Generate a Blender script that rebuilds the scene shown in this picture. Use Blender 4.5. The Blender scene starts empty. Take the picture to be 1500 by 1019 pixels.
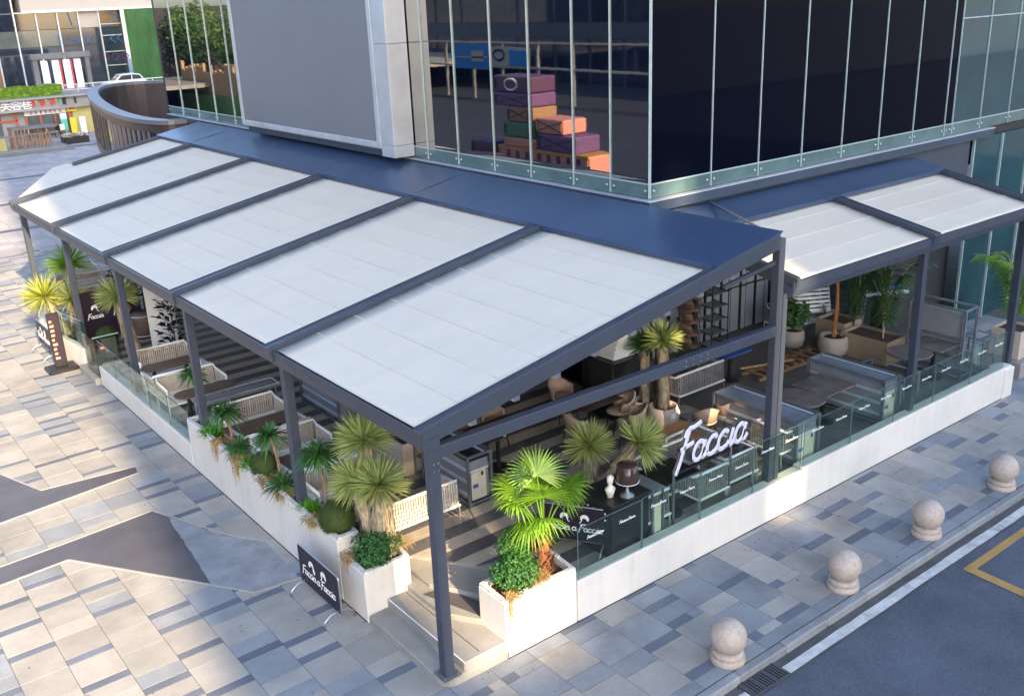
import bpy, math, random
from mathutils import Vector, Matrix
random.seed(7)
S = bpy.context.scene
COL = S.collection

# ------------------------------------------------------------------ camera
F_PX, CXP, CYP = 1442.8688, 750.0, 509.5          # focal length and principal point for a 1500 x 1019 picture
CAM = Vector((-5.3354, -8.7068, 8.15))
YAW, PIT, ROL = math.radians(52.8207), math.radians(19.6855), math.radians(-2.4315)
_f = Vector((math.cos(YAW)*math.cos(PIT), math.sin(YAW)*math.cos(PIT), -math.sin(PIT)))
_r = Vector((math.sin(YAW), -math.cos(YAW), 0)); _u = _r.cross(_f)
R_ = _r*math.cos(ROL) + _u*math.sin(ROL); U_ = -_r*math.sin(ROL) + _u*math.cos(ROL)
cd = bpy.data.cameras.new('camera'); cam = bpy.data.objects.new('camera', cd); COL.objects.link(cam)
cd.sensor_fit = 'HORIZONTAL'; cd.sensor_width = 36; cd.lens = F_PX/1500*36; cd.clip_end = 1500; cd.clip_start = .1
m = Matrix.Identity(4)
for i in range(3):
    m[i][0] = R_[i]; m[i][1] = U_[i]; m[i][2] = -_f[i]; m[i][3] = CAM[i]
cam.matrix_world = m
S.camera = cam
S.render.resolution_x = 1024; S.render.resolution_y = 695

def proj(p):
    d = Vector(p) - CAM; z = d.dot(_f)
    if z < .1: return None
    return (F_PX*d.dot(R_)/z + CXP, -F_PX*d.dot(U_)/z + CYP)

# ------------------------------------------------------------------ light
SUN_EL, SUN_AZ = math.radians(25), math.radians(8.5)      # sunlight travels towards (+sin, +cos) of SUN_AZ
W = bpy.data.worlds.new('World'); S.world = W; W.use_nodes = True
nt = W.node_tree; bg = nt.nodes['Background']
sky = nt.nodes.new('ShaderNodeTexSky'); sky.sky_type = 'NISHITA'; sky.sun_disc = False
sky.sun_elevation = SUN_EL; sky.sun_rotation = math.pi + SUN_AZ; sky.air_density = 1.0; sky.dust_density = 1.6; sky.ozone_density = 1.6
nt.links.new(sky.outputs[0], bg.inputs[0]); bg.inputs[1].default_value = .15
sl = bpy.data.lights.new('sun', 'SUN'); sl.energy = 3.6; sl.angle = math.radians(.55); sl.color = (1, .76, .46)
so = bpy.data.objects.new('sun', sl); COL.objects.link(so)
sd = Vector((math.sin(SUN_AZ)*math.cos(SUN_EL), math.cos(SUN_AZ)*math.cos(SUN_EL), -math.sin(SUN_EL)))
so.rotation_euler = sd.to_track_quat('-Z', 'Y').to_euler(); so.location = (0, -30, 40)
S.view_settings.view_transform = 'Standard'; S.view_settings.look = 'None'
S.view_settings.exposure = 1.98; S.view_settings.gamma = 1
S.cycles.max_bounces = 8; S.cycles.transparent_max_bounces = 16; S.cycles.caustics_reflective = False; S.cycles.caustics_refractive = False

# ------------------------------------------------------------------ materials
M = {}
def lnk(nt, a, b): nt.links.new(a, b)
def mat(name, col, rough=.6, metal=0., var=.12, ns=5., bump=0., bs=60., island=0., spec=.5, stain=0., detail=4, alpha=None, trans=0., grain=0., streak=None):
    m = bpy.data.materials.new(name); m.use_nodes = True; t = m.node_tree; N = t.nodes
    b = N['Principled BSDF']; b.inputs['Roughness'].default_value = rough; b.inputs['Metallic'].default_value = metal
    b.inputs['Specular IOR Level'].default_value = spec
    g = N.new('ShaderNodeNewGeometry')
    n1 = N.new('ShaderNodeTexNoise'); n1.inputs['Scale'].default_value = ns; n1.inputs['Detail'].default_value = detail; n1.inputs['Roughness'].default_value = .62
    lnk(t, g.outputs['Position'], n1.inputs['Vector'])
    mr = N.new('ShaderNodeMapRange'); mr.inputs[1].default_value = .3; mr.inputs[2].default_value = .7
    mr.inputs[3].default_value = 1-var; mr.inputs[4].default_value = 1+var
    lnk(t, n1.outputs[0], mr.inputs[0]); val = mr.outputs[0]
    if island:
        oi = N.new('ShaderNodeObjectInfo'); ad = N.new('ShaderNodeMath'); ad.operation = 'ADD'
        lnk(t, oi.outputs['Random'], ad.inputs[0]); lnk(t, g.outputs['Random Per Island'], ad.inputs[1])
        fr = N.new('ShaderNodeMath'); fr.operation = 'FRACT'; lnk(t, ad.outputs[0], fr.inputs[0])
        mi = N.new('ShaderNodeMapRange'); mi.inputs[3].default_value = 1-island; mi.inputs[4].default_value = 1+island
        lnk(t, fr.outputs[0], mi.inputs[0])
        mu = N.new('ShaderNodeMath'); mu.operation = 'MULTIPLY'; lnk(t, val, mu.inputs[0]); lnk(t, mi.outputs[0], mu.inputs[1]); val = mu.outputs[0]
    if stain:
        n3 = N.new('ShaderNodeTexNoise'); n3.inputs['Scale'].default_value = ns*.35; n3.inputs['Detail'].default_value = 8; n3.inputs['Roughness'].default_value = .7
        lnk(t, g.outputs['Position'], n3.inputs['Vector'])
        ms = N.new('ShaderNodeMapRange'); ms.inputs[1].default_value = .52; ms.inputs[2].default_value = .75; ms.inputs[3].default_value = 1; ms.inputs[4].default_value = 1-stain
        lnk(t, n3.outputs[0], ms.inputs[0])
        mu = N.new('ShaderNodeMath'); mu.operation = 'MULTIPLY'; lnk(t, val, mu.inputs[0]); lnk(t, ms.outputs[0], mu.inputs[1]); val = mu.outputs[0]
    def extra(vec, lo, hi, a, b, scale, det):
        n_ = N.new('ShaderNodeTexNoise'); n_.inputs['Scale'].default_value = scale; n_.inputs['Detail'].default_value = det
        lnk(t, vec, n_.inputs['Vector']); q = N.new('ShaderNodeMapRange'); q.inputs[1].default_value = lo; q.inputs[2].default_value = hi; q.inputs[3].default_value = a; q.inputs[4].default_value = b
        lnk(t, n_.outputs[0], q.inputs[0]); m2 = N.new('ShaderNodeMath'); m2.operation = 'MULTIPLY'; lnk(t, val, m2.inputs[0]); lnk(t, q.outputs[0], m2.inputs[1]); return m2.outputs[0]
    if grain: val = extra(g.outputs['Position'], .3, .7, 1-grain, 1+grain, 55., 3)
    if streak:
        mpp = N.new('ShaderNodeMapping'); mpp.inputs['Scale'].default_value = streak[0]; lnk(t, g.outputs['Position'], mpp.inputs[0])
        val = extra(mpp.outputs[0], .5, .72, 1., 1-streak[1], 1., 6)
    vm = N.new('ShaderNodeVectorMath'); vm.operation = 'SCALE'; vm.inputs[0].default_value = col[:3]; lnk(t, val, vm.inputs['Scale'])
    lnk(t, vm.outputs[0], b.inputs['Base Color'])
    if bump:
        n2 = N.new('ShaderNodeTexNoise'); n2.inputs['Scale'].default_value = bs; n2.inputs['Detail'].default_value = 6
        lnk(t, g.outputs['Position'], n2.inputs['Vector'])
        bp = N.new('ShaderNodeBump'); bp.inputs['Strength'].default_value = bump; bp.inputs['Distance'].default_value = .02
        lnk(t, n2.outputs[0], bp.inputs['Height']); lnk(t, bp.outputs[0], b.inputs['Normal'])
    if trans:
        tr = N.new('ShaderNodeBsdfTranslucent'); lnk(t, vm.outputs[0], tr.inputs[0])
        mx = N.new('ShaderNodeMixShader'); mx.inputs[0].default_value = trans
        lnk(t, b.outputs[0], mx.inputs[1]); lnk(t, tr.outputs[0], mx.inputs[2]); lnk(t, mx.outputs[0], N['Material Output'].inputs[0])
    M[name] = m; return m

def glass(name, tint, refl=.5, rough=.01, ior=1.5):
    m = bpy.data.materials.new(name); m.use_nodes = True; t = m.node_tree; N = t.nodes
    N.remove(N['Principled BSDF'])
    tr = N.new('ShaderNodeBsdfTransparent'); tr.inputs[0].default_value = (*tint, 1)
    gl = N.new('ShaderNodeBsdfGlossy'); gl.inputs['Roughness'].default_value = rough; gl.inputs[0].default_value = (.9, .97, .95, 1)
    fr = N.new('ShaderNodeLayerWeight'); fr.inputs[0].default_value = .5
    pw = N.new('ShaderNodeMath'); pw.operation = 'POWER'; pw.inputs[1].default_value = 5; lnk(t, fr.outputs['Facing'], pw.inputs[0])
    mu = N.new('ShaderNodeMath'); mu.operation = 'MULTIPLY_ADD'; mu.inputs[1].default_value = .9*refl; mu.inputs[2].default_value = .04*refl; lnk(t, pw.outputs[0], mu.inputs[0])
    mx = N.new('ShaderNodeMixShader'); lnk(t, mu.outputs[0], mx.inputs[0]); lnk(t, tr.outputs[0], mx.inputs[1]); lnk(t, gl.outputs[0], mx.inputs[2])
    lnk(t, mx.outputs[0], N['Material Output'].inputs[0]); M[name] = m

mat('paver_beige', (.33, .312, .288), .75, var=.18, ns=1.3, bump=.3, bs=90, island=.10, stain=.34, detail=9, grain=.12)
mat('paver_grey', (.235, .25, .272), .72, var=.16, ns=1.6, bump=.3, bs=90, island=.12, stain=.3, detail=9, grain=.12)
mat('paver_dark', (.125, .14, .178), .7, var=.16, ns=2., bump=.25, bs=90, island=.16, stain=.2, detail=9, grain=.12)
mat('joint', (.085, .082, .08), .9, var=.3, ns=4)
mat('kerb_stone', (.25, .255, .265), .75, var=.15, ns=3, bump=.3, bs=70, island=.12, stain=.3)
mat('asphalt_side', (.013, .019, .036), .85, var=.25, ns=.3)
mat('asphalt', (.088, .101, .132), .85, var=.28, ns=.55, bump=.6, bs=90, stain=.4, detail=12, grain=.28)
mat('gutter_concrete', (.085, .082, .082), .85, var=.3, ns=2.5, bump=.4, bs=80, stain=.4, detail=9)
mat('road_white', (.55, .54, .52), .7, var=.2, ns=6, bump=.2, stain=.65, detail=9)
mat('road_yellow', (.42, .25, .075), .7, var=.15, ns=6, bump=.2, stain=.4, detail=9)
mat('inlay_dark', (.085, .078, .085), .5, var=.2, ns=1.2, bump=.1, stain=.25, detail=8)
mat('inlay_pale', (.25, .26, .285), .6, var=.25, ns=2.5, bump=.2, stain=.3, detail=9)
mat('inlay_strip', (.34, .33, .32), .5, var=.1)
mat('wall_white', (.70, .655, .60), .7, var=.06, ns=1.2, bump=.15, bs=30, stain=.14, detail=9, streak=((7,7,.7),.07))
mat('coping', (.62, .61, .59), .7, var=.25, ns=9, bump=.3, bs=50, stain=.35)
mat('step_stone', (.28, .268, .25), .75, var=.16, ns=2.2, bump=.25, bs=60, stain=.35, detail=9)
mat('floor_light', (.40, .345, .29), .6, var=.12, ns=3, bump=.12, bs=70, island=.1, stain=.2)
mat('floor_dark', (.10, .096, .1), .5, var=.15, ns=3, bump=.1, bs=70, island=.12, stain=.2)
mat('terrace_grey', (.135, .125, .115), .6, var=.2, ns=2.5, bump=.15, bs=60, island=.1, stain=.3)
mat('slate_metal', (.060, .072, .102), .42, .25, var=.08, ns=3, bump=.03)
mat('hood_metal', (.055, .088, .165), .36, .3, var=.12, ns=.9, bump=.12, bs=2.2, stain=.2, detail=8)
mat('fabric_white', (.745, .67, .56), .62, var=.03, ns=1.1, bump=.2, bs=3.2, stain=.07, detail=9, trans=.10, streak=((.5,5,.5),.04))
mat('fabric_seam', (.86, .86, .85), .6, var=.03)
mat('ledge_metal', (.052, .072, .115), .4, .3, var=.1, ns=2, stain=.25)
mat('fin_metal', (.46, .56, .56), .35, .3, var=.06)
mat('silver_panel', (.60, .62, .66), .38, .45, var=.08, ns=1.5, stain=.18)
mat('screen_face', (.185, .19, .21), .55, var=.04, ns=.6, bump=.02)
mat('dark_wall', (.018, .019, .022), .55, var=.2)
mat('shutter_grey', (.42, .45, .52), .5, .3, var=.08, ns=2)
mat('white_metal', (.78, .77, .76), .4, var=.05)
mat('rope', (.52, .44, .36), .85, var=.2, ns=25, bump=.3, bs=120, island=.12)
mat('rope_grey', (.21, .195, .185), .85, var=.2, ns=25, bump=.3, bs=120, island=.12)
mat('tabletop_brown', (.135, .088, .064), .45, var=.2, ns=4, stain=.2)
mat('tabletop_dark', (.045, .026, .022), .3, var=.3, ns=5)
mat('tabletop_worn', (.14, .12, .115), .5, var=.35, ns=4, stain=.4)
mat('black', (.014, .014, .016), .4, var=.2)
mat('steel', (.52, .55, .58), .3, .9, var=.12, ns=4)
mat('steel_dark', (.20, .22, .25), .35, .5, var=.12, ns=4)
mat('panel_grey', (.27, .27, .30), .4, .2, var=.08)
mat('cream', (.62, .57, .44), .6, var=.08)
mat('pot_beige', (.50, .43, .36), .75, var=.08, ns=5, bump=.15)
mat('pot_brown', (.36, .26, .185), .75, var=.1, ns=5, bump=.1)
mat('soil', (.075, .040, .026), .95, var=.4, ns=20, bump=.6)
mat('shell_brown', (.42, .30, .225), .5, var=.1)
mat('shell_dark', (.15, .095, .07), .55, var=.15)
mat('leather_tan', (.38, .19, .085), .5, var=.15)
mat('wood', (.30, .17, .085), .7, var=.3, ns=12, bump=.2)
mat('wood_pale', (.46, .30, .16), .7, var=.25, ns=12, bump=.2)
mat('sign_plum', (.020, .011, .026), .45, var=.1)
mat('sign_white', (.85, .85, .85), .5, var=.02)
mat('letter_face', (.62, .62, .74), .35, var=.03)
mat('label_blue', (.03, .09, .35), .5, var=.05)
mat('label_red', (.55, .04, .04), .5, var=.05)
mat('bollard_granite', (.46, .375, .32), .45, var=.18, ns=22, bump=.06, bs=120, stain=.3, detail=10)
mat('cast_iron', (.13, .135, .145), .6, .6, var=.25, ns=20)
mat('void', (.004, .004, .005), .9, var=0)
mat('plastic_smoke', (.05, .03, .028), .15, var=.2)
mat('plaster', (.72, .70, .66), .7, var=.06)
mat('paper_white', (.70, .70, .72), .7, var=.06)
mat('leaf_yucca', (.40, .46, .16), .55, var=.15, ns=3, island=.3, trans=.3)
mat('leaf_yucca_yellow', (.33, .36, .06), .55, var=.2, ns=3, island=.3, trans=.25)
mat('leaf_palm', (.20, .38, .03), .42, var=.2, ns=3, island=.35, trans=.35)
mat('leaf_strap', (.06, .165, .04), .42, var=.25, ns=4, island=.45, trans=.2)
mat('leaf_shrub', (.04, .135, .026), .45, var=.3, ns=5, island=.5, trans=.2)
mat('leaf_fern', (.12, .34, .02), .5, var=.3, ns=5, island=.4, trans=.3)
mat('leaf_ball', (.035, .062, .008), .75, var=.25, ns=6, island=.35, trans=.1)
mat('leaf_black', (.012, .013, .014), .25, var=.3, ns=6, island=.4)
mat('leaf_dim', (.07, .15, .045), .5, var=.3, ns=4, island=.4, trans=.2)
mat('leaf_hedge', (.17, .30, .018), .55, var=.35, ns=2, island=.4, trans=.25)
mat('leaf_tree', (.10, .21, .05), .55, var=.3, ns=1, island=.4, trans=.2)
mat('straw', (.36, .235, .085), .85, var=.3, ns=10, island=.35)
mat('trunk_yucca', (.40, .32, .215), .9, var=.3, ns=14, bump=.5, bs=30, island=.3)
mat('trunk_palm', (.30, .115, .045), .9, var=.35, ns=16, bump=.6, bs=30, island=.35)
mat('trunk', (.25, .17, .10), .9, var=.3, ns=14, bump=.4)
mat('trunk_dark', (.10, .07, .05), .9, var=.3, ns=14, bump=.4)
mat('brown_clad', (.075, .058, .056), .45, .4, var=.1, ns=1)
mat('cap_grey', (.17, .16, .185), .45, .3, var=.1, ns=1)
mat('shop_red', (.48, .10, .035), .5, var=.1)
mat('shop_yellow', (.72, .52, .03), .6, var=.08)
mat('shop_cream', (.45, .40, .15), .6, var=.1)
mat('shop_green', (.10, .45, .33), .6, var=.1)
mat('concrete', (.29, .275, .27), .8, var=.12, ns=1, stain=.2)
mat('concrete_dark', (.16, .16, .165), .8, var=.15, ns=1, stain=.2)
mat('beige_band', (.46, .40, .35), .8, var=.04, ns=.2)
mat('blue_paint', (.02, .20, .52), .5, var=.08)
mat('green_metal', (.105, .26, .075), .5, .1, var=.3, ns=.35, stain=.2)
mat('car_white', (.78, .78, .78), .2, var=.02, spec=.7)
mat('rubber', (.02, .02, .02), .8, var=.1)
mat('coral', (.58, .24, .18), .6, var=.1)
mat('plum', (.085, .03, .08), .5, var=.15)
mat('violet', (.13, .06, .17), .5, var=.15)
mat('forest', (.05, .16, .08), .5, var=.15)
mat('orange', (.50, .25, .05), .5, var=.1)
mat('tower_wall', (.38, .38, .38), .7, var=.1, ns=.3)
mat('mall_wall', (.07, .075, .09), .7, var=.1, ns=.3)
mat('pane_dark', (.003, .005, .013), .015, spec=1.0, var=0, bump=.022, bs=.9)
mat('pane_black', (.002, .003, .009), .04, spec=.06, var=0)
mat('pane_teal', (.012, .052, .062), .05, spec=.8, var=.35, ns=.8)
mat('pane_strip', (.10, .165, .165), .12, spec=.7, var=.2, ns=1.5)
mat('pane_shop', (.10, .115, .11), .08, spec=.8, var=.35, ns=.6)
mat('pane_far', (.022, .032, .05), .05, spec=.9, var=.6, ns=.35)
mat('plaza_far', (.40, .365, .355), .75, var=.12, ns=.4, stain=.2, detail=8)
mat('counter_top', (.30, .36, .45), .18, .4, var=.15, ns=3)
mat('bright_rail', (.62, .70, .80), .3, .3, var=.05)
mat('pane_bronze', (.22, .13, .07), .15, spec=.7, var=.35, ns=.5)
for k in ('pane_dark',): M[k].node_tree.nodes['Principled BSDF'].inputs['IOR'].default_value = 2.25
M['pane_black'].node_tree.nodes['Principled BSDF'].inputs['IOR'].default_value = 1.45
glass('glass_clear', (.90, .955, .93), .9)
glass('glass_street', (.84, .91, .88), .9)
glass('glass_frost', (.78, .80, .76), .9, .15)

# ------------------------------------------------------------------ mesh helpers
class MB:
    def __init__(s): s.v = []; s.f = []; s.m = []; s.cur = 0
    def add(s, vs, fs):
        o = len(s.v); s.v += [tuple(v) for v in vs]; s.f += [tuple(i+o for i in f) for f in fs]; s.m += [s.cur]*len(fs); return s
    def box(s, x0, x1, y0, y1, z0, z1):
        return s.add([(x0,y0,z0),(x1,y0,z0),(x1,y1,z0),(x0,y1,z0),(x0,y0,z1),(x1,y0,z1),(x1,y1,z1),(x0,y1,z1)],
                     [(3,2,1,0),(4,5,6,7),(0,1,5,4),(1,2,6,5),(2,3,7,6),(3,0,4,7)])
    def bar(s, a, b, w, h, up=(0,0,1)):
        a = Vector(a); b = Vector(b); d = (b-a).normalized(); u = Vector(up)
        if abs(d.dot(u)) > .98: u = Vector((1,0,0))
        r = d.cross(u).normalized()*w/2; u = r.cross(d).normalized()*h/2
        vs = [p+q for p in (a, b) for q in (-r-u, r-u, r+u, -r+u)]
        return s.add(vs, [(3,2,1,0),(4,5,6,7),(0,1,5,4),(1,2,6,5),(2,3,7,6),(3,0,4,7)])
    def path(s, pts, r, n=6, r1=None, flat=1., closed=False, up=(0,0,1)):
        pts = [Vector(p) for p in pts]; N = len(pts); rings = []
        for i, p in enumerate(pts):
            a = pts[max(i-1, 0)] if not closed else pts[i-1]; b = pts[min(i+1, N-1)] if not closed else pts[(i+1) % N]
            d = (b-a); d = d.normalized() if d.length > 1e-9 else Vector((0,0,1)); u = Vector(up)
            if abs(d.dot(u)) > .95: u = Vector((1,0,0)) if abs(d.x) < .9 else Vector((0,1,0))
            e = d.cross(u).normalized(); g = e.cross(d).normalized()
            rr = r if r1 is None else r + (r1-r)*i/max(N-1, 1)
            rings.append([p + e*rr*math.cos(2*math.pi*k/n) + g*rr*flat*math.sin(2*math.pi*k/n) for k in range(n)])
        vs = [v for q in rings for v in q]; fs = []
        for i in range(N-1 if not closed else N):
            j = (i+1) % N
            for k in range(n): fs.append((i*n+k, i*n+(k+1) % n, j*n+(k+1) % n, j*n+k))
        if not closed: fs += [tuple(range(n-1, -1, -1)), tuple((N-1)*n+k for k in range(n))]
        return s.add(vs, fs)
    def lathe(s, c, prof, n=24, sx=1., sy=1.):
        vs = []; fs = []; c = Vector(c)
        for r, z in prof:
            for k in range(n):
                t = 2*math.pi*k/n; vs.append((c.x+r*sx*math.cos(t), c.y+r*sy*math.sin(t), c.z+z))
        for i in range(len(prof)-1):
            for k in range(n): fs.append((i*n+k, i*n+(k+1) % n, (i+1)*n+(k+1) % n, (i+1)*n+k))
        if prof[0][0] > 1e-6: fs.append(tuple(range(n-1, -1, -1)))
        if prof[-1][0] > 1e-6: fs.append(tuple((len(prof)-1)*n+k for k in range(n)))
        return s.add(vs, fs)
    def prism(s, poly, z0, z1):
        n = len(poly); vs = [(p[0], p[1], z0) for p in poly] + [(p[0], p[1], z1) for p in poly]
        fs = [tuple(range(n-1, -1, -1)), tuple(range(n, 2*n))] + [(i, (i+1) % n, n+(i+1) % n, n+i) for i in range(n)]
        return s.add(vs, fs)
    def extr(s, poly, axis, a, b):
        # poly in the plane across `axis` ('x': (y,z), 'y': (x,z)), extruded from a to b
        n = len(poly); mk = (lambda p, t: (t, p[0], p[1])) if axis == 'x' else (lambda p, t: (p[0], t, p[1]))
        vs = [mk(p, a) for p in poly] + [mk(p, b) for p in poly]
        fs = [tuple(range(n-1, -1, -1)), tuple(range(n, 2*n))] + [(i, (i+1) % n, n+(i+1) % n, n+i) for i in range(n)]
        return s.add(vs, fs)
    def blade(s, base, d, L, w, droop=.2, seg=3, side=None, fold=0.):
        base = Vector(base); d = Vector(d).normalized(); up = Vector((0,0,1))
        sd_ = d.cross(up) if side is None else Vector(side)
        if sd_.length < .05: sd_ = Vector((random.uniform(-1,1), random.uniform(-1,1), 0))
        sd_.normalize(); vs = []; fs = []
        for i in range(seg+1):
            t = i/seg; p = base + d*L*t + Vector((0,0,-droop*L*t*t))
            ww = w*(.55+.9*t if t < .5 else 2.0*(1-t))/2 if i < seg else 0
            if i < seg: vs += [p-sd_*ww, p+sd_*ww]
            else: vs.append(p)
        for i in range(seg-1): fs.append((2*i, 2*i+1, 2*i+3, 2*i+2))
        fs.append((2*seg-2, 2*seg-1, 2*seg))
        return s.add(vs, fs)
    def leaf(s, c, n, t, L, w):
        c = Vector(c); n = Vector(n).normalized(); t = Vector(t); t = (t - n*t.dot(n))
        if t.length < 1e-3: t = n.orthogonal()
        t.normalize(); b = n.cross(t)
        return s.add([c-t*L*.5, c-b*w*.5+n*w*.12, c+t*L*.5-n*L*.1, c+b*w*.5+n*w*.12], [(0,1,2,3)])

def thing(name, label, cat, loc=(0,0,0), rz=0., group=None):
    o = bpy.data.objects.new(name, None); COL.objects.link(o); o.location = loc; o.rotation_euler = (0,0,rz)
    o.empty_display_size = .2; o['label'] = label; o['category'] = cat
    if group: o['group'] = group
    return o
def build(mb, name, mats, parent=None, smooth=False, bevel=0., world=True, label=None, seg=1):
    """one mesh object; coordinates are world coordinates unless world=False (then local to the parent)"""
    off = Vector((0,0,0))
    if parent is not None and world:
        q = parent
        while q is not None: off += Vector(q.location); q = q.parent
    me = bpy.data.meshes.new(name)
    me.from_pydata([tuple(Vector(v)-off) for v in mb.v] if off.length else mb.v, [], mb.f)
    mats = mats if isinstance(mats, (list, tuple)) else [mats]
    for k in mats: me.materials.append(M[k])
    if len(mats) > 1: me.polygons.foreach_set('material_index', mb.m)
    if smooth: me.polygons.foreach_set('use_smooth', [True]*len(me.polygons))
    me.update()
    o = bpy.data.objects.new(name, me); COL.objects.link(o)
    if parent is not None: o.parent = parent
    if bevel:
        b = o.modifiers.new('bevel', 'BEVEL'); b.width = bevel; b.segments = seg; b.limit_method = 'ANGLE'
    if label: o['label'] = label
    return o
def one(mb, name, mats, label, cat, group=None, loc=(0,0,0), **k):
    o = build(mb, name, mats, None, **k); o['label'] = label; o['category'] = cat
    if group: o['group'] = group
    return o
def struct(mb, name, mats, parent=None, **k):
    o = build(mb, name, mats, parent, **k)
    if parent is None: o['kind'] = 'structure'
    return o
def dup(root, loc, rz, label=None, group=None, rot=None, sc=None):
    r = root.copy(); COL.objects.link(r); r.location = loc; r.rotation_euler = rot if rot else (0,0,rz)
    if sc: r.scale = (sc,)*3 if not isinstance(sc, tuple) else sc
    if label: r['label'] = label
    if group: r['group'] = group
    for ch in list(root.children):
        c = ch.copy(); COL.objects.link(c); c.parent = r
        for gch in ch.children:
            d = gch.copy(); COL.objects.link(d); d.parent = c
    return r
def B(*a): return MB().box(*a)
# ------------------------------------------------------------------ ground, road, kerb
def sheet_(poly, z): return MB().add([(x, y, z) for x, y in poly], [tuple(range(len(poly)))])
FL = .45                                                   # terrace floor
g0 = struct(MB().add([(-320,-2.16,-.014),(320,-2.16,-.014),(320,420,-.014),(-320,420,-.014)], [(0,1,2,3)]), 'plaza_ground', 'joint')
far = struct(MB().add([(-320,30.2,-.004),(320,30.2,-.004),(320,420,-.004),(-320,420,-.004)], [(0,1,2,3)]), 'plaza_pavement', 'plaza_far')
t = M['plaza_far'].node_tree; N = t.nodes          # beyond the single stones the joints and darker bands are in the material
gq = N.new('ShaderNodeNewGeometry'); mp = N.new('ShaderNodeMapping'); mp.inputs['Rotation'].default_value = (0,0,math.pi/2); lnk(t, gq.outputs['Position'], mp.inputs[0])
bk = N.new('ShaderNodeTexBrick'); bk.inputs['Color1'].default_value = (1,1,1,1); bk.inputs['Color2'].default_value = (.62,.64,.70,1); bk.inputs['Mortar'].default_value = (.45,.44,.44,1)
bk.inputs['Scale'].default_value = 1; bk.inputs['Mortar Size'].default_value = .008; bk.inputs['Brick Width'].default_value = .66; bk.inputs['Row Height'].default_value = .66; bk.inputs['Bias'].default_value = -.35
lnk(t, mp.outputs[0], bk.inputs[0])
vsc = [n for n in N if n.type == 'VECT_MATH'][0]; mm = N.new('ShaderNodeVectorMath'); mm.operation = 'MULTIPLY'
lnk(t, vsc.outputs[0], mm.inputs[0]); lnk(t, bk.outputs[0], mm.inputs[1]); lnk(t, mm.outputs[0], N['Principled BSDF'].inputs['Base Color'])
for yy in (34.5, 41, 49, 60):
    struct(sheet_([(-9,yy),(10 if yy < 45 else 14,yy),(10 if yy < 45 else 14,yy+.5),(-9,yy+.5)], .002), 'stone_band', 'inlay_dark')
roadm = MB().add([(-320,-42,-.12),(320,-42,-.12),(320,-2.5,-.12),(-320,-2.5,-.12)], [(0,1,2,3)])
struct(roadm, 'road', 'asphalt')
struct(MB().add([(-320,-2.52,-.117),(320,-2.52,-.117),(320,-2.16,-.117),(-320,-2.16,-.117)], [(0,1,2,3)]), 'gutter', 'gutter_concrete')
struct(MB().add([(-44,-2.16,.004),(-8.5,-2.16,.004),(-8.5,200,.004),(-44,200,.004)],[(0,1,2,3)]), 'side_road', 'asphalt_side')
struct(MB().box(-320, 320, -320, -42, -.2, .02), 'opposite_pavement', 'paver_grey')
# painted lines (thin sheets above the asphalt)
def sheet(poly, z): return MB().add([(x, y, z) for x, y in poly], [tuple(range(len(poly)))])
wl = struct(MB(), 'road_marking', 'road_white')
bpy.data.objects.remove(wl)
random.seed(3)
mbw = MB(); x = -40.
while x < 60:
    a = x; b = x + random.uniform(1.2, 2.4)
    if not (a < 3.5 and b > 2.9): 
        n = 6; top = [(a+(b-a)*i/n, -2.335+random.uniform(-.008,.008)) for i in range(n+1)]; bot = [(a+(b-a)*i/n, -2.485+random.uniform(-.008,.008)) for i in range(n, -1, -1)]
        mbw.add([(q[0], q[1], -.108) for q in bot[::-1]+top[::-1]], [tuple(range(2*n+2))])
    else:
        mbw.add([(a,-2.485,-.108),(2.9,-2.485,-.108),(2.9,-2.335,-.108),(a,-2.335,-.108)], [(0,1,2,3)]); b = 3.62
    x = b + (.004 if b != 3.62 else .0)
wl = struct(mbw, 'white_edge_line', 'road_white')
mby = MB()
for poly in ([(7.45,-2.66),(16,-2.66),(16,-2.79),(7.62,-2.79)], [(7.45,-2.664),(7.615,-2.79),(7.55,-4.2),(7.38,-4.2)]):
    mby.add([(a, b, -.112) for a, b in poly], [tuple(range(len(poly)-1, -1, -1))])
struct(mby, 'yellow_bay_line', 'road_yellow')

# kerb of single stones
kr = bpy.data.objects.new('kerb', None); COL.objects.link(kr); kr['kind'] = 'structure'
km = None
for i in range(-14, 26):
    x = i*.9 + .3
    if km is None:
        o = build(B(0,.892,-2.2,-2.07,-.2,.004), 'kerb_stone', 'kerb_stone', kr, bevel=.015); km = o
    else:
        o = km.copy(); COL.objects.link(o)
    o.location = (x, random.uniform(-.004,.004), random.uniform(-.003,.003))

# ------------------------------------------------------------------ paving stones in columns, every one with its own edges
random.seed(11)
tiles = []
def in_platform(x0, x1, y0, y1): return x0 > .12 and x1 < 14.0 and y0 > .12 and (y1 < 19.5 or x0 > 6.9)
wcol = .60
for ci in range(-28, 31):
    x0 = ci*wcol + .07; x1 = x0+wcol; y = -2.06; last = 0
    first = True
    while y < 30:
        if first: L, k = .20, 4; first = False
        else:
            r = random.random()
            if last == 2: L, k = random.choice(((.58,0),(.58,0),(.30,0),(.30,1)))
            elif r < .44: L, k = .15, 2
            elif r < .66: L, k = .30, random.choice((0,0,1))
            else: L, k = .58, 0
        last = k
        kk = k
        if k == 0 and random.random() < (.20 if y > .2 or x1 < 0 else .42): kk = 1
        if k == 4: kk = 3
        if k in (2,) and y < .1 and x0 > -1 and random.random() < .5:      # half-length dark pieces on the street side
            h = x0+wcol*random.choice((.35,.5,.65)); parts_ = [(x0, h, random.choice((2,2,1))), (h, x1, random.choice((0,1,2)))]
        else: parts_ = [(x0, x1, kk)]
        for a, b, q in parts_:
            if not in_platform(a, b, y, y+L): tiles.append((a+.003, b-.003, y+.003, y+L-.003, q))
        y += L
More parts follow.
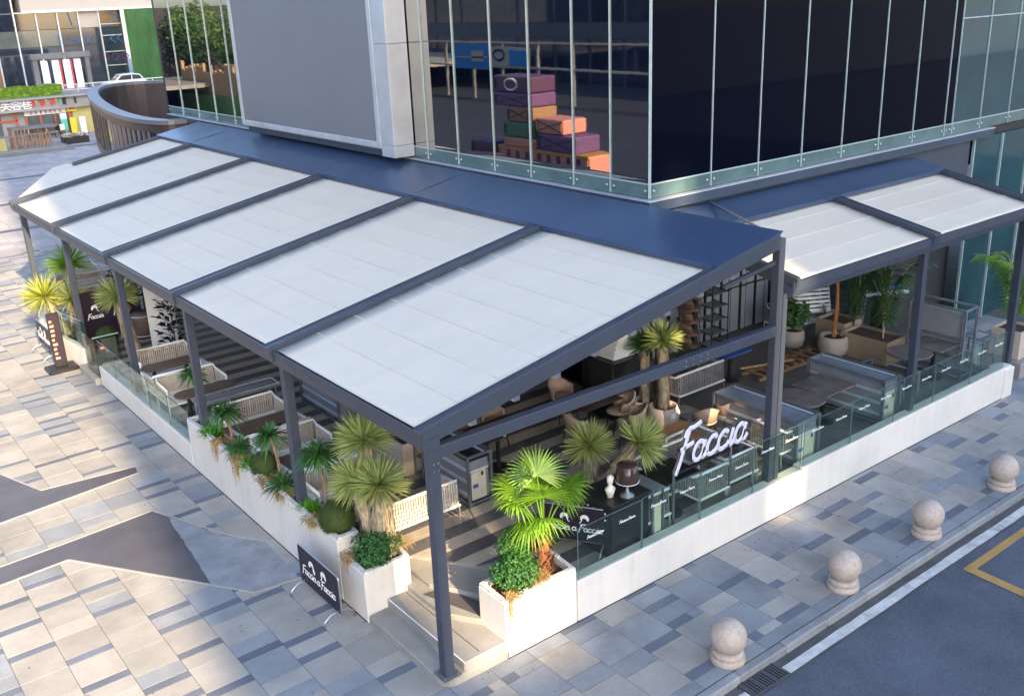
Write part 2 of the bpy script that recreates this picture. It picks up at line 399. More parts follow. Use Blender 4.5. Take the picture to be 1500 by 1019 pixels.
NAMES = ['paver_beige', 'paver_grey', 'paver_dark', 'paver_grey']
def tile_area(t):
    x0, x1, y0, y1, k = t; ps = [proj(p) for p in ((x0,y0,0),(x1,y0,0),(x1,y1,0),(x0,y1,0))]
    if None in ps: return 0
    cx = sum(p[0] for p in ps)/4; cy = sum(p[1] for p in ps)/4
    if not (-10 < cx < 1510 and -10 < cy < 1029): return 0
    if x0 > 0 and .3 < y0 < 20: return 0
    return abs(sum(ps[i][0]*ps[(i+1)%4][1]-ps[(i+1)%4][0]*ps[i][1] for i in range(4)))/2
tiles.sort(key=tile_area, reverse=True)
def tile_mesh(mb, x0, x1, y0, y1, z, c=.002):
    vs = [(x0,y0,-.03),(x1,y0,-.03),(x1,y1,-.03),(x0,y1,-.03),(x0,y0,z-c),(x1,y0,z-c),(x1,y1,z-c),(x0,y1,z-c),(x0+c,y0+c,z),(x1-c,y0+c,z),(x1-c,y1-c,z),(x0+c,y1-c,z)]
    mb.add(vs, [(0,1,5,4),(1,2,6,5),(2,3,7,6),(3,0,4,7),(4,5,9,8),(5,6,10,9),(6,7,11,10),(7,4,8,11),(8,9,10,11)])
pv = bpy.data.objects.new('paving', None); COL.objects.link(pv); pv['kind'] = 'structure'
unit = {}
for i, (x0, x1, y0, y1, k) in enumerate(tiles[:300]):
    key = (round(x1-x0, 3), round(y1-y0, 3), k)
    if key not in unit:
        mb = MB(); tile_mesh(mb, -(x1-x0)/2, (x1-x0)/2, -(y1-y0)/2, (y1-y0)/2, 0)
        o = build(mb, 'paving_stone', NAMES[k], pv, world=False); unit[key] = o.data
    else:
        o = bpy.data.objects.new('paving_stone', unit[key]); COL.objects.link(o); o.parent = pv
    o.location = ((x0+x1)/2, (y0+y1)/2, random.uniform(-.0015, .0015)); o.rotation_euler = (random.uniform(-.002,.002), random.uniform(-.002,.002), 0)
mb = MB()
for x0, x1, y0, y1, k in tiles[300:]:
    mb.cur = min(k, 3); tile_mesh(mb, x0, x1, y0, y1, random.uniform(-.0015, .0015))
o = build(mb, 'paving_stones', NAMES, pv); o['kind'] = 'stuff'

# dark stone arrows let into the plaza, framed by pale strips
def inlay(name, poly, mk, strips, z=.006):
    o = struct(MB().prism(poly, -.01, z), name, mk)
    return o
inlay('stone_inlay', [(-6.5,14.6),(-6.5,4.9),(-3.8,6.62),(-2.74,6.58),(-2.74,6.98),(-3.9,7.3),(-6.2,8.4)][1:5], 'inlay_dark', 0)
bpy.data.objects.remove(bpy.data.objects['stone_inlay'])
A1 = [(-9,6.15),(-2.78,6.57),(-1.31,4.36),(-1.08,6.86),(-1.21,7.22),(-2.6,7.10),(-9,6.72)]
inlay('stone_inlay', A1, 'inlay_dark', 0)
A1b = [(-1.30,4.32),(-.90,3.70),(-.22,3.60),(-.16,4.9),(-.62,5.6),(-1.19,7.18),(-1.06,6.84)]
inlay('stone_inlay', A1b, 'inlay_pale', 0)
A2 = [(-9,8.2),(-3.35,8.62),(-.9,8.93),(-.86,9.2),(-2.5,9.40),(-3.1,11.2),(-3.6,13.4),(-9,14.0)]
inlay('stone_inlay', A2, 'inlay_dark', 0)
def strip(pts, w=.03, z=.012):
    mb = MB()
    for a, b in zip(pts, pts[1:]): mb.bar((a[0],a[1],z-.01), (b[0],b[1],z-.01), w, .02)
    return struct(mb, 'inlay_border', 'inlay_strip')
strip([(-9,6.12),(-2.78,6.54),(-.90,3.68),(-.18,3.58)])
strip([(-9,6.75),(-2.6,7.13),(-1.21,7.26),(-.55,5.62),(-.12,4.9)])
strip([(-9,8.17),(-3.35,8.59),(-.9,8.90)]); strip([(-3.6,13.42),(-3.1,11.22),(-2.5,9.43),(-.86,9.23)])

# fallen leaves and crumbs on the paving
random.seed(88); mb = MB()
for _ in range(150):
    x_, y_ = (random.uniform(-5,0), random.uniform(0,16)) if random.random() < .5 else (random.uniform(0,14), -2.3+2.3*random.random()**.6)
    a_ = random.uniform(0,6.28); mb.leaf((x_, y_, .008 if y_ > -2.05 else -.10), (random.uniform(-.3,.3),random.uniform(-.3,.3),1), (math.cos(a_),math.sin(a_),0), random.uniform(.02,.06), random.uniform(.015,.03))
o = build(mb, 'fallen_leaves', 'trunk_dark'); o['kind'] = 'stuff'; o['label'] = 'dry leaves and crumbs scattered on the paving'; o['category'] = 'leaves'
# ------------------------------------------------------------------ terrace: slab, steps, floor strips
slab = [(.25,22.5),(.25,2.62),(1.05,2.36),(1.72,1.27),(2.2,.75),(2.2,.14),(14.0,.14),(14.0,16),(6.9,16),(6.9,22.5)]
struct(MB().prism(slab[::-1][::-1], -.02, FL-.012), 'terrace_slab', 'step_stone')
# the corner steps
low = []
cr = .22
for i in range(9):
    a = math.pi + (math.pi/2)*i/8; low.append((cr+cr*math.cos(a), cr+cr*math.sin(a)))
st = struct(MB().prism([(2.25,.0),(2.25,.6),(.34,.6),(.34,1.9),(0,1.9)][::-1][:0] + low + [(1.02,0),(1.02,.3),(.36,.3),(.36,1.88),(0,1.88)], -.02, .12), 'corner_step', 'step_stone', bevel=.015)
struct(MB().prism([(.32,.02),(1.02,.02),(1.02,1.9),(.32,1.9)], -.02, .25), 'corner_step', 'step_stone', bevel=.015)
struct(MB().prism([(.66,1.0),(.98,.5),(1.75,.5),(1.75,1.4),(1.05,2.4),(.66,2.4)], -.02, .33), 'corner_step', 'step_stone', bevel=.012)
struct(MB().prism([(.86,1.62),(1.42,.62),(1.9,.62),(1.9,1.4),(1.05,2.5),(.86,2.5)], -.02, .395), 'corner_step', 'step_stone', bevel=.012)
build(B(.322,.336,.03,1.87,.25,.256), 'nosing', 'sign_white', bpy.data.objects['corner_step.001'], world=False)
struct(MB().prism([(.70,1.55),(1.0,.62),(1.28,.62),(1.0,1.5)], .325, .3345), 'step_patch', 'inlay_dark')
struct(B(.60,.612,.1,1.85,.249,.2535), 'step_joint', 'inlay_dark')
# strips of the plaza-side floor
fl = bpy.data.objects.new('terrace_floor', None); COL.objects.link(fl); fl['kind'] = 'structure'
def left_edge(y):
    if y > 2.5: return .36
    if y > 1.27: return 1.05 + (2.36-y)/(2.36-1.27)*.67
    return 2.3
y = .36; k = 0; w = .285
while y < 22.3:
    y1 = y+w-.005
    xl0, xl1 = left_edge(y), left_edge(y1)
    xr = 6.85 if y > 4.2 else (8.1 if y > 3 else 7.6)
    build(MB().prism([(xl0,y),(xr,y),(xr,y1),(xl1,y1)], FL-.02, FL+random.uniform(-.0015,.0015)), 'floor_strip', ('floor_light' if k % 2 == 0 else 'floor_dark'), fl)
    y += w; k += 1
# grey tiles of the street-side terrace
for i in range(8):
    for j in range(4):
        x0 = 8.12 + i*.73; y0 = .22 + j*1.42
        build(B(x0, x0+.724, y0, y0+1.412, FL-.02, FL+random.uniform(-.004,-.001)), 'floor_tile', 'terrace_grey', fl)

# ------------------------------------------------------------------ low white walls and planters
def planter_box(name, label, poly, h, wall=.07, soil=.07, z0=-.02):
    cx = min(p[0] for p in poly); cy = min(p[1] for p in poly)
    t = thing(name, label, 'planter', (cx, cy, 0))
    n = len(poly); c = Vector((sum(p[0] for p in poly)/n, sum(p[1] for p in poly)/n))
    inn = []
    for i in range(n):
        p = Vector(poly[i]); a = (p-Vector(poly[i-1])).normalized(); b = (Vector(poly[(i+1)%n])-p).normalized()
        na = Vector((-a.y, a.x)); nb = Vector((-b.y, b.x)); bis = (na+nb); bis = bis/ (1+na.dot(nb))
        inn.append(p + bis*wall)
    mb = MB(); vs = [(p[0],p[1],z0) for p in poly]+[(p[0],p[1],h) for p in poly]+[(p.x,p.y,h) for p in inn]+[(p.x,p.y,h-.3) for p in inn]
    fs = []
    for i in range(n):
        j = (i+1)%n; fs += [(i,j,n+j,n+i),(n+i,n+j,2*n+j,2*n+i),(2*n+i,2*n+j,3*n+j,3*n+i)]
    build(mb.add(vs, fs), 'wall', 'wall_white', t, bevel=.012)
    # coping: pieces of rough stone along the rim
    mc = 0
    for i in range(n):
        a = Vector((*poly[i],)); b = Vector((*poly[(i+1)%n],)); L = (b-a).length; k = max(1, round(L/.33))
        ia, ib = inn[i], inn[(i+1)%n]
        for q in range(k):
            t0, t1 = q/k+.012/L*.4, (q+1)/k-.012/L*.4
            o0 = a.lerp(b, t0); o1 = a.lerp(b, t1); i0 = ia.lerp(ib, t0); i1 = ia.lerp(ib, t1)
            o0 = o0.lerp(i0, .12); o1 = o1.lerp(i1, .12)
            zz = h+random.uniform(.028,.042)
            build(MB().prism([o0, o1, i1, i0], h-.004, zz), 'coping_stone', 'coping', t)
    build(MB().add([(p.x,p.y,h-soil+random.uniform(-.02,.02)) for p in inn], [tuple(range(n))]), 'soil', 'soil', t)
    return t
planter_box('wall_planter', 'long white planter wall along the plaza holding a row of small spiky plants', [(0,2.62),(.36,2.62),(.36,8.42),(0,8.42)], .98)
planter_box('corner_planter', 'white planter block left of the steps holding the big yucca and green shrub', [(0,1.90),(.74,1.90),(.84,2.61),(0,2.61)], .76)
planter_box('corner_planter', 'white planter block right of the steps holding the bright green fan palm', [(.98,0),(2.2,0),(2.26,.72),(.98,.58)], .83)

t = thing('low_wall', 'low white wall along the plaza under the clear glass balustrade', 'wall', (.1, 8.44, 0))
build(B(0,.22,8.44,14.15,-.02,.47), 'wall', 'wall_white', t, bevel=.015)
t = thing('low_wall', 'long white wall along the street pavement, nearer half by the sign', 'wall', (2.23, .1, 0))
build(B(2.22,7.14,0,.21,-.02,.63), 'wall', 'wall_white', t, bevel=.015)
t = thing('low_wall', 'long white wall along the street pavement, farther half with raised top', 'wall', (7.15, .1, 0))
build(B(7.146,14.02,-.006,.21,-.02,.67), 'wall', 'wall_white', t, bevel=.015)
build(B(13.72,14.1,-.03,.34,-.02,.62), 'end_pier', 'wall_white', t, bevel=.015)

# ------------------------------------------------------------------ script lettering from strokes
def arc(cx, cy, rx, ry, a0, a1, n=12): return [(cx+rx*math.cos(math.radians(a0+(a1-a0)*i/n)), cy+ry*math.sin(math.radians(a0+(a1-a0)*i/n))) for i in range(n+1)]
GL = {'a': ([arc(.46,.5,.42,.5,48,372,14), [(.93,.98),(.86,.5),(.84,.16),(.95,.02),(1.12,.1),(1.25,.3)]], 1.17),
      'c': ([arc(.47,.5,.43,.5,42,300,13)+[(.86,.1),(1.03,.32)]], .98),
      'i': ([[(.26,.98),(.2,.5),(.18,.18),(.28,.02),(.45,.1),(.58,.3)], [(.3,1.42),(.31,1.47)]], .52),
      'F': ([[(.62,1.92),(.5,1.5),(.40,.9),(.28,.2),(.1,-.38)], [(.28,1.55),(.36,1.82),(.6,1.97),(.95,1.96),(1.5,2.1)], [(.12,.92),(.5,1.0),(1.15,1.1)]], 1.32),
      ' ': ([], .55)}
def script_mb(text, h, rad, flat=.5, shear=.2):
    """letters in the local XZ plane (x along the line, z up), x-height h"""
    mb = MB(); x = 0
    for ch in text:
        st_, adv = GL[ch]
        for pl in st_: mb.path([((x+p[0]+shear*p[1])*h, 0, p[1]*h) for p in pl], rad, 6, flat=flat, up=(0,1,0))
        x += adv
    return mb, x*h
mask_pts = [[(-.5,0),(-.47,.3),(-.28,.52),(0,.6),(.28,.52),(.47,.3),(.5,0),(.36,-.12),(.2,.12),(.02,.16),(-.16,.1),(-.3,-.14),(-.42,-.16)]]
def mask_mb(s, flip=1):
    mb = MB(); mb.add([(flip*p[0]*s, 0, p[1]*s) for p in mask_pts[0]], [tuple(range(13))])
    mb.add([(flip*p[0]*s, -.004, p[1]*s) for p in mask_pts[0]], [tuple(range(13))])
    mb.path([(flip*.3*s,0,-.05*s),(flip*.42*s,0,-.32*s),(flip*.58*s,0,-.5*s)], .05*s, 5)
    return mb

# ------------------------------------------------------------------ glass balustrades
small, sw = script_mb('Faccia a Faccia', .021, .0038)
lett_me = None
def balustrade(name, label, p0, d, n, L, z0, z1, mk, lettering, gap=.02, th=.012, heights=None):
    """panes along direction d starting at p0"""
    global lett_me
    t = thing(name, label, 'balustrade', (p0[0], p0[1], z0)); d = Vector((*d, 0)); s_ = Vector((-d.y, d.x, 0))
    for i in range(n):
        a = Vector((p0[0], p0[1], 0)) + d*(L*i+gap/2); b = a + d*(L-gap); zt = z1 + (heights[i] if heights else 0)
        vs = [a-s_*th/2, b-s_*th/2, b+s_*th/2, a+s_*th/2]
        pane = build(MB().prism([(v.x, v.y) for v in vs], z0, zt), 'glass_pane', mk, t)
        e = MB()
        for q in (a, b): e.bar(q+Vector((0,0,z0)), q+Vector((0,0,zt)), .005, .013, d)
        e.bar(a+Vector((0,0,zt+.003)), b+Vector((0,0,zt+.003)), .014, .006)
        build(e, 'polished_edge', 'pane_strip', pane)
        if lettering:
          for f_ in (.26, .76):
            if lett_me is None:
                o = build(small, 'lettering', 'sign_white', pane, world=False); lett_me = o.data
            else:
                o = bpy.data.objects.new('lettering', lett_me); COL.objects.link(o); o.parent = pane
            q = a.lerp(b, f_) - d*sw*.5 - s_*.014 + Vector((0,0,zt-.2))
            o.location = q - Vector(t.location); o.rotation_euler = (0, 0, math.atan2(d.y, d.x))
    return t
balustrade('glass_balustrade', 'greenish glass balustrade with white script lettering along the street, nearer half', (2.26,.045), (1,0), 4, 1.22, .63, 1.40, 'glass_street', True, heights=[0,.02,0,.06])
balustrade('glass_balustrade', 'dark greenish glass balustrade with white script lettering along the street, farther half', (7.18,.04), (1,0), 5, 1.31, .67, 1.43, 'glass_street', True)
balustrade('glass_balustrade', 'clear glass balustrade on the low white wall beside the plaza sofas', (.045,14.1), (0,-1), 5, 1.13, .47, 1.10, 'glass_clear', False)
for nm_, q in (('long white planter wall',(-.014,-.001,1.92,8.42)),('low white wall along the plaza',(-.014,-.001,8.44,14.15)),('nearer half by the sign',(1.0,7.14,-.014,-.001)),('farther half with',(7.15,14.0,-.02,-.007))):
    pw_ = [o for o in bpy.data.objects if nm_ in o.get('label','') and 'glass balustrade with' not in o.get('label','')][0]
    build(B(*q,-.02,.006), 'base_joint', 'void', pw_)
# far curved wall with its glass
cw = [(.02,15.55),(-.16,16.6),(-.22,17.8),(-.16,18.9),(.05,19.8),(.5,20.5),(1.2,21.0)]
t = thing('low_wall', 'curved white wall at the far end of the terrace by the standing signs', 'wall', (.02, 15.55, 0))
mb = MB()
for a, b in zip(cw, cw[1:]):
    a = Vector(a); b = Vector(b); n_ = Vector((-(b-a).y, (b-a).x)).normalized()*-.2
    mb.prism([a, b, b+n_, a+n_][::-1], -.02, .52)
build(mb, 'wall', 'wall_white', t)
for a, b in zip(cw, cw[1:]):
    a = Vector(a); b = Vector(b); d = (b-a); n_ = Vector((d.y, -d.x)).normalized()*.1; L = d.length; d.normalize()
    a2 = a+n_+d*.02; b2 = b+n_-d*.02; w_ = n_.normalized()*.006
    pane = build(MB().prism([a2-w_, b2-w_, b2+w_, a2+w_], .52, 1.2), 'glass_pane', 'glass_clear', t)
    e = MB(); e.bar((a2.x,a2.y,.52), (a2.x,a2.y,1.2), .008, .016, (d.x,d.y,0)); e.bar((a2.x,a2.y,1.203), (b2.x,b2.y,1.203), .016, .006)
    build(e, 'polished_edge', 'fin_metal', pane)
t = thing('entrance_screen', 'frosted glass box screen beside the gap in the plaza wall', 'screen', (.0, 14.2, 0))
build(B(-.12,.62,14.2,15.5,-.02,.16), 'ramp', 'step_stone', t, bevel=.01)
build(B(0,.56,14.2,14.22,.16,1.12), 'glass_pane', 'glass_frost', t); build(B(-.008,.012,14.23,15.1,.16,1.05), 'glass_pane', 'glass_frost', t)
build(B(-.02,.57,14.19,14.23,1.12,1.14), 'top_edge', 'fin_metal', t)

# ------------------------------------------------------------------ pergola over the plaza side
Z0, SL = 3.5, .183
def rz_(x): return Z0 + SL*x
POST_Y = [.13, 4.02, 7.92, 11.80, 15.75, 19.80]
pg = thing('pergola', 'large slate metal pergola with white fabric roof along the plaza', 'pergola', (.13,.13,0))
for i, y in enumerate(POST_Y):
    zb = .12 if i == 0 else .5
    build(B(.09 if i else .06,.23 if i else .20,y-.07,y+.07,zb,3.32), 'post', 'slate_metal', pg, bevel=.008)
    if i == 0:
        build(B(-.0,.26,y-.13,y+.13,.12,.135), 'base_plate', 'steel_dark', pg)
        for dx in (.03,.23):
            for dy in (-.09,.09): build(MB().lathe((dx,y+dy,.135), [(.014,0),(.014,.02),(0,.022)], 6), 'bolt', 'steel', pg)
        for q in range(4):
            build(MB().lathe((0,0,0), [(.012,0),(.010,.008),(0,.01)], 8), 'bolt', 'steel', pg, world=False)
            bo = COL.objects[-1]; bo.rotation_euler = (math.pi/2,0,0)
            bo.location = Vector((.1+.06*(q%2), y-.082, 3.0+.09*(q//2))) - Vector(pg.location)
build(B(6.38,6.51,.10,.24,.45,4.62), 'post', 'slate_metal', pg, bevel=.008)
# eave beam with gutter lip
build(MB().extr([(-.03,3.30),(.19,3.30),(.19,3.44),(.12,3.44),(.10,3.43),(.0,3.43),(-.02,3.515),(-.05,3.515),(-.05,3.42)], 'y', .02, 19.88), 'eave_beam', 'slate_metal', pg)
# rafters
def rafter(y, x0, x1, w=.15, dz=.055, h=.2, name='rafter', par=pg):
    r = build(MB().bar((x0,y,rz_(x0)+dz-h/2), (x1,y,rz_(x1)+dz-h/2), w, h), name, 'slate_metal', par, bevel=.006)
    mb = MB()
    for s_ in (-1, 1): mb.bar((x0,y+s_*(w/2-.018),rz_(x0)+dz+.008), (x1,y+s_*(w/2-.018),rz_(x1)+dz+.008), .02, .018)
    build(mb, 'track', 'slate_metal', r)
    return r
rafter(.10, -.06, 6.30, .14, .07, .22)
for y in POST_Y[1:]: rafter(y, -.08, 6.2, .2, .075, .22)
rafter(22.4, 2.3, 6.2, .2, .075, .2)
# fabric bays with battens
def fabric(name, y0, y1, poly=None, par=pg, x0=.03, x1=5.15, n=8):
    mb = MB(); ny = 10; nx = n*6
    if poly is None:
        for i in range(nx+1):
            xx = x0+(x1-x0)*i/nx; ph = (i % 6)/6
            sag = -.005*math.sin(math.pi*ph)
            for j in range(ny+1):
                yy = y0+(y1-y0)*j/ny
                mb.v.append((xx, yy, rz_(xx)+.0+sag+.0008*math.sin(j*1.3+i*.35+y0)-.006*math.sin(math.pi*j/ny)))
        for i in range(nx):
            for j in range(ny):
                a = i*(ny+1)+j; mb.f.append((a, a+ny+1, a+ny+2, a+1)); mb.m.append(0)
    else: mb.prism(poly, 0, .006)
    if poly is not None: mb.v = [(v[0], v[1], rz_(v[0])+v[2]) for v in mb.v]
    o = build(mb, name, 'fabric_white', par, smooth=poly is None)
    if poly is None:
        so_ = o.modifiers.new('thickness', 'SOLIDIFY'); so_.thickness = .006
        for i in range(1, n):
            xx = x0+(x1-x0)*i/n
            build(MB().bar((xx,y0,rz_(xx)+.0), (xx,y1,rz_(xx)+.0), .012, .008), 'batten', 'fabric_white', o)
    return o
ed = [.17]+[v for y in POST_Y[1:] for v in (y-.1, y+.1)]
for i in range(5): fabric('fabric_bay', ed[2*i], ed[2*i+1])
fabric('fabric_bay', 0, 0, [(.0,19.92),(5.15,19.92),(5.15,22.3),(2.3,22.3),(2.3,22.5),(2.3,23.0),(1.9,23.15)][::1])
# hood of folded sheet metal along the building
hd = [.03]+[v for v in POST_Y[1:]]+[22.6]
for a, b in zip(hd, hd[1:]):
    mb = MB(); n_ = 8
    for j in range(n_+1):
        yy = a+.004+(b-a-.008)*j/n_
        for xx, dz in ((4.92,.03),(4.92,.105),(5.6,.108+.008*math.sin(j*1.7+a)),(6.33,.105)): mb.v.append((xx, yy, rz_(xx)+dz))
    for j in range(n_):
        for q in range(3): k_ = j*4+q; mb.f.append((k_, k_+1, k_+5, k_+4)); mb.m.append(0)
    o = build(mb, 'hood_sheet', 'hood_metal', pg)
    o.modifiers.new('thickness', 'SOLIDIFY').thickness = .02
# tie beam at the street end with its plates
tb = build(B(.20,6.38,.06,.19,3.13,3.29), 'tie_beam', 'slate_metal', pg, bevel=.008)
for xx in (4.35,4.5,4.65,4.8):
    for zz in (3.17,3.25):
        b_ = MB().lathe((0,0,0), [(.011,0),(.009,.008),(0,.009)], 8); o = build(b_, 'bolt', 'steel', tb, world=False); o.rotation_euler = (math.pi/2,0,0); o.location = Vector((xx,.058,zz))-Vector(pg.location)
for i in range(8):                                        # little carriers hanging under the end rafter
    xx = .7+i*.66; build(B(xx,xx+.09,.12,.2,rz_(xx)-.26,rz_(xx)-.19), 'carrier', 'steel', pg)
build(MB().bar((5.25,.2,4.1),(6.38,.2,4.25), .05, .06), 'brace', 'slate_metal', pg)

# ------------------------------------------------------------------ pergola over the street side
ZR, SR = 3.93, .19
def rr_(y): return ZR+SR*y
pr = thing('pergola', 'smaller slate metal pergola with white fabric roof along the street', 'pergola', (6.7,.13,0))
for xx in (6.70, 10.5, 14.12):
    build(B(xx-.065 if xx > 7 else 6.53,xx+.065 if xx > 7 else 6.63,.10,.24,.45,3.74), 'post', 'slate_metal', pr, bevel=.008)
build(MB().extr([(.0,3.70),(.2,3.70),(.2,3.86),(.12,3.86),(.1,3.85),(.04,3.85),(.02,3.935),(-.02,3.935),(-.02,3.8)], 'x', 6.6, 14.22), 'eave_beam', 'slate_metal', pr)
for xx, w_ in ((6.66,.08),(10.5,.2),(14.16,.16)):
    r = build(MB().bar((xx,-.05,rr_(-.05)+.075-.11), (xx,2.75,rr_(2.75)+.075-.11), w_, .22), 'rafter', 'slate_metal', pr, bevel=.006)
    mb = MB()
    for s_ in (-1, 1): mb.bar((xx+s_*(w_/2-.018),-.05,rr_(-.05)+.083), (xx+s_*(w_/2-.018),2.75,rr_(2.75)+.083), .02, .018)
    build(mb, 'track', 'slate_metal', r)
for a, b in ((6.72,10.4),(10.6,14.08)):
    mb = MB(); nx = 10; nyy = 24
    for j in range(nyy+1):
        yy = .04+(2.3-.04)*j/nyy; sag = -.005*math.sin(math.pi*(j%6)/6)
        for i in range(nx+1): mb.v.append((a+(b-a)*i/nx, yy, rr_(yy)+sag+.002*math.sin(i*1.4+j*.4)))
    for j in range(nyy):
        for i in range(nx): q = j*(nx+1)+i; mb.f.append((q,q+1,q+nx+2,q+nx+1)); mb.m.append(0)
    o = build(mb, 'fabric_bay', 'fabric_white', pr, smooth=True); o.modifiers.new('thickness', 'SOLIDIFY').thickness = .006
    for j in (1,2,3):
        yy = .04+2.26*j/4; build(MB().bar((a,yy,rr_(yy)+.0), (b,yy,rr_(yy)+.0), .014, .011), 'batten', 'fabric_white', o)
for a, b in ((6.36,8.1),(8.1,10.5),(10.5,14.3)):
    o = build(MB().add([(a+.004,1.98,rr_(1.98)+.03),(b-.004,1.98,rr_(1.98)+.03),(b-.004,1.98,rr_(1.98)+.105),(a+.004,1.98,rr_(1.98)+.105),(b-.004,2.8,rr_(2.8)+.1),(a+.004,2.8,rr_(2.8)+.1)], [(0,1,2,3),(3,2,4,5)]), 'hood_sheet', 'hood_metal', pr)
    o.modifiers.new('thickness', 'SOLIDIFY').thickness = .02
build(MB().bar((7.85,2.74,4.58),(6.42,.16,4.62), .03, .04), 'stay_bar', 'steel_dark', pr)
# ------------------------------------------------------------------ main building
GX, GY = 6.52, 2.92                                        # outer faces of the curtain wall
bd = thing('glass_building', 'dark glass corner building with thin pale fins above the terrace', 'building', (GX, GY, 0))
build(MB().prism([(GX+.12,GY+.12),(26,GY+.12),(26,28),(GX+.12,26.2)], 4.5, 19), 'core', 'dark_wall', bd)
build(MB().prism([(GX+.1,GY+.1),(26,GY+.1),(26,27),(GX+.1,26.1)], 4.0, 4.495), 'soffit', 'dark_wall', bd)
# ledge
l1 = build(MB().prism([(6.38,2.78),(17.7,2.78),(17.7,2.92),(6.52,2.92),(6.52,25.6),(6.38,25.6)], 4.62, 4.80), 'ledge', 'ledge_metal', bd, bevel=.008)
build(MB().prism([(6.37,2.77),(17.71,2.77),(17.71,3.0),(6.6,3.0),(6.6,25.61),(6.37,25.61)], 4.80, 4.815), 'flashing', 'silver_panel', l1)
build(MB().prism([(6.56,2.96),(17.0,2.96),(17.0,3.02),(6.62,3.02),(6.62,25.6),(6.56,25.6)], 3.6, 4.62), 'fascia', 'slate_metal', bd)
for yy in [4.6+2.4*i for i in range(9)]: build(B(6.374,6.382,yy,yy+.01,4.625,4.798), 'joint', 'dark_wall', l1)
# curtain wall panes, fins and bolts
PL = [2.92, 3.86, 4.83, 6.06, 7.22, 8.48, 9.64]+[10.9+1.26*i for i in range(6)]+[18.5, 20.08, 21.5, 22.95, 24.35, 25.7]
PR = [6.52, 8.03, 9.32, 10.6, 11.88, 13.16, 14.42, 15.68, 16.0, 17.2, 18.5, 19.8, 21.1, 22.4, 23.7, 25.9]
stud = MB().lathe((0,0,0), [(.026,0),(.026,.012),(.012,.02),(0,.021)], 10); stud_me = None
def studs(par, pts, rz):
    global stud_me
    for p in pts:
        if stud_me is None: o = build(stud, 'stud', 'steel', par, world=False, smooth=True); stud_me = o.data
        else: o = bpy.data.objects.new('stud', stud_me); COL.objects.link(o); o.parent = par
        o.rotation_euler = (math.pi/2, 0, rz); o.location = Vector(p)-Vector(bd.location)
for a, b in zip(PL, PL[1:]):
    g_ = random.uniform(-.0012,.0012)
    pane = build(MB().add([(GX,a+.008,5.08),(GX+g_,b-.008,5.08),(GX+g_,b-.008,9.6),(GX,a+.008,9.6)], [(3,2,1,0)]), 'window_pane', 'pane_dark', bd)
    if a > 10 and a < 18: continue
    build(B(GX-.004,GX+.01,a+.008,b-.008,4.83,5.06), 'base_pane', 'pane_strip', pane)
    build(B(GX-.02,GX+.005,a+.01,b-.01,5.058,5.08), 'transom', 'fin_metal', pane)
    build(B(GX-.03,GX+.02,a-.008,a+.008,4.83,9.6), 'fin', 'fin_metal', bd, bevel=.004)
    studs(pane, [(GX-.008,a+.09,4.95),(GX-.008,b-.09,4.95)], -math.pi/2)
for a, b in zip(PR, PR[1:]):
    mk = 'pane_black' if a < 15.9 else 'pane_teal'
    pane = build(MB().add([(a+.008,GY,5.08),(b-.008,GY,5.08),(b-.008,GY,9.6),(a+.008,GY,9.6)], [(0,1,2,3)]), 'window_pane', mk, bd)
    build(B(a+.008,b-.008,GY-.004,GY+.01,4.83,5.06), 'base_pane', 'pane_strip', pane)
    build(B(a+.01,b-.01,GY-.02,GY+.005,5.058,5.08), 'transom', 'fin_metal', pane)
    build(B(a-.008,a+.008,GY-.03,GY+.02,4.83,9.6), 'fin', 'fin_metal', bd, bevel=.004)
    if a >= 16: build(B(a+.01,b-.01,GY-.02,GY-.002,7.28,7.30), 'transom', 'fin_metal', pane)
    studs(pane, [(a+.09,GY-.008,4.95),(b-.09,GY-.008,4.95)], 0)
for z_ in (9.62, 14.3):
    build(MB().prism([(GX-.05,GY-.05),(26,GY-.05),(26,GY+.13),(GX+.13,GY+.13),(GX+.13,26.2),(GX-.05,26.2)], z_, z_+4.6), 'upper_wall', 'tower_wall', bd)
# ground floor behind the terrace
build(B(7.3,7.42,4.6,26,0,4.0), 'shopfront', 'dark_wall', bd); build(B(7.3,26,9.6,9.72,0,4.0), 'back_wall', 'dark_wall', bd)
build(B(6.85,7.5,4.55,5.1,0,4.0), 'column', 'black', bd, bevel=.02)
for i in range(9):
    a = 5.0+i*2.2; build(B(7.285,7.299,a,a+2.12,.5,3.9), 'shop_pane', 'pane_black', bd)
for i in range(7):
    a = 17.1+i*1.3; build(B(a,a+1.29,GY+.02,GY+.03,.02,4.6), 'shop_pane', 'pane_teal', bd); build(B(a-.02,a+.02,GY-.03,GY+.03,.0,4.6), 'mullion', 'fin_metal', bd)
build(B(14.6,17.05,GY+.3,GY+.7,0,4.6), 'pier', 'dark_wall', bd)
# folding shutter
sh = thing('folding_shutter', 'grey folding shutter of tall ribbed panels at the back of the terrace', 'shutter', (9.1, 5.7, FL))
xx = 8.9; i = 0
while xx < 14.6:
    w_ = .34 if i % 3 else .2
    if i == 6: build(B(xx,xx+.16,5.66,5.7,FL,3.9), 'panel', 'void', sh); xx += .18; i += 1; continue
    y_ = 5.66+.03*(i%2)
    p_ = build(B(xx,xx+w_-.05,y_,y_+.04,FL,1.5), 'panel', 'shutter_grey', sh, bevel=.01)
    build(B(xx,xx+w_-.05,y_,y_+.04,1.54,3.9), 'panel', 'shutter_grey', sh, bevel=.01)
    build(B(xx-.05,xx-.012,y_-.01,y_+.05,FL,3.9), 'stile', 'black', sh)
    xx += w_; i += 1
build(B(8.8,14.7,5.72,5.78,FL,3.95), 'backing', 'dark_wall', sh)

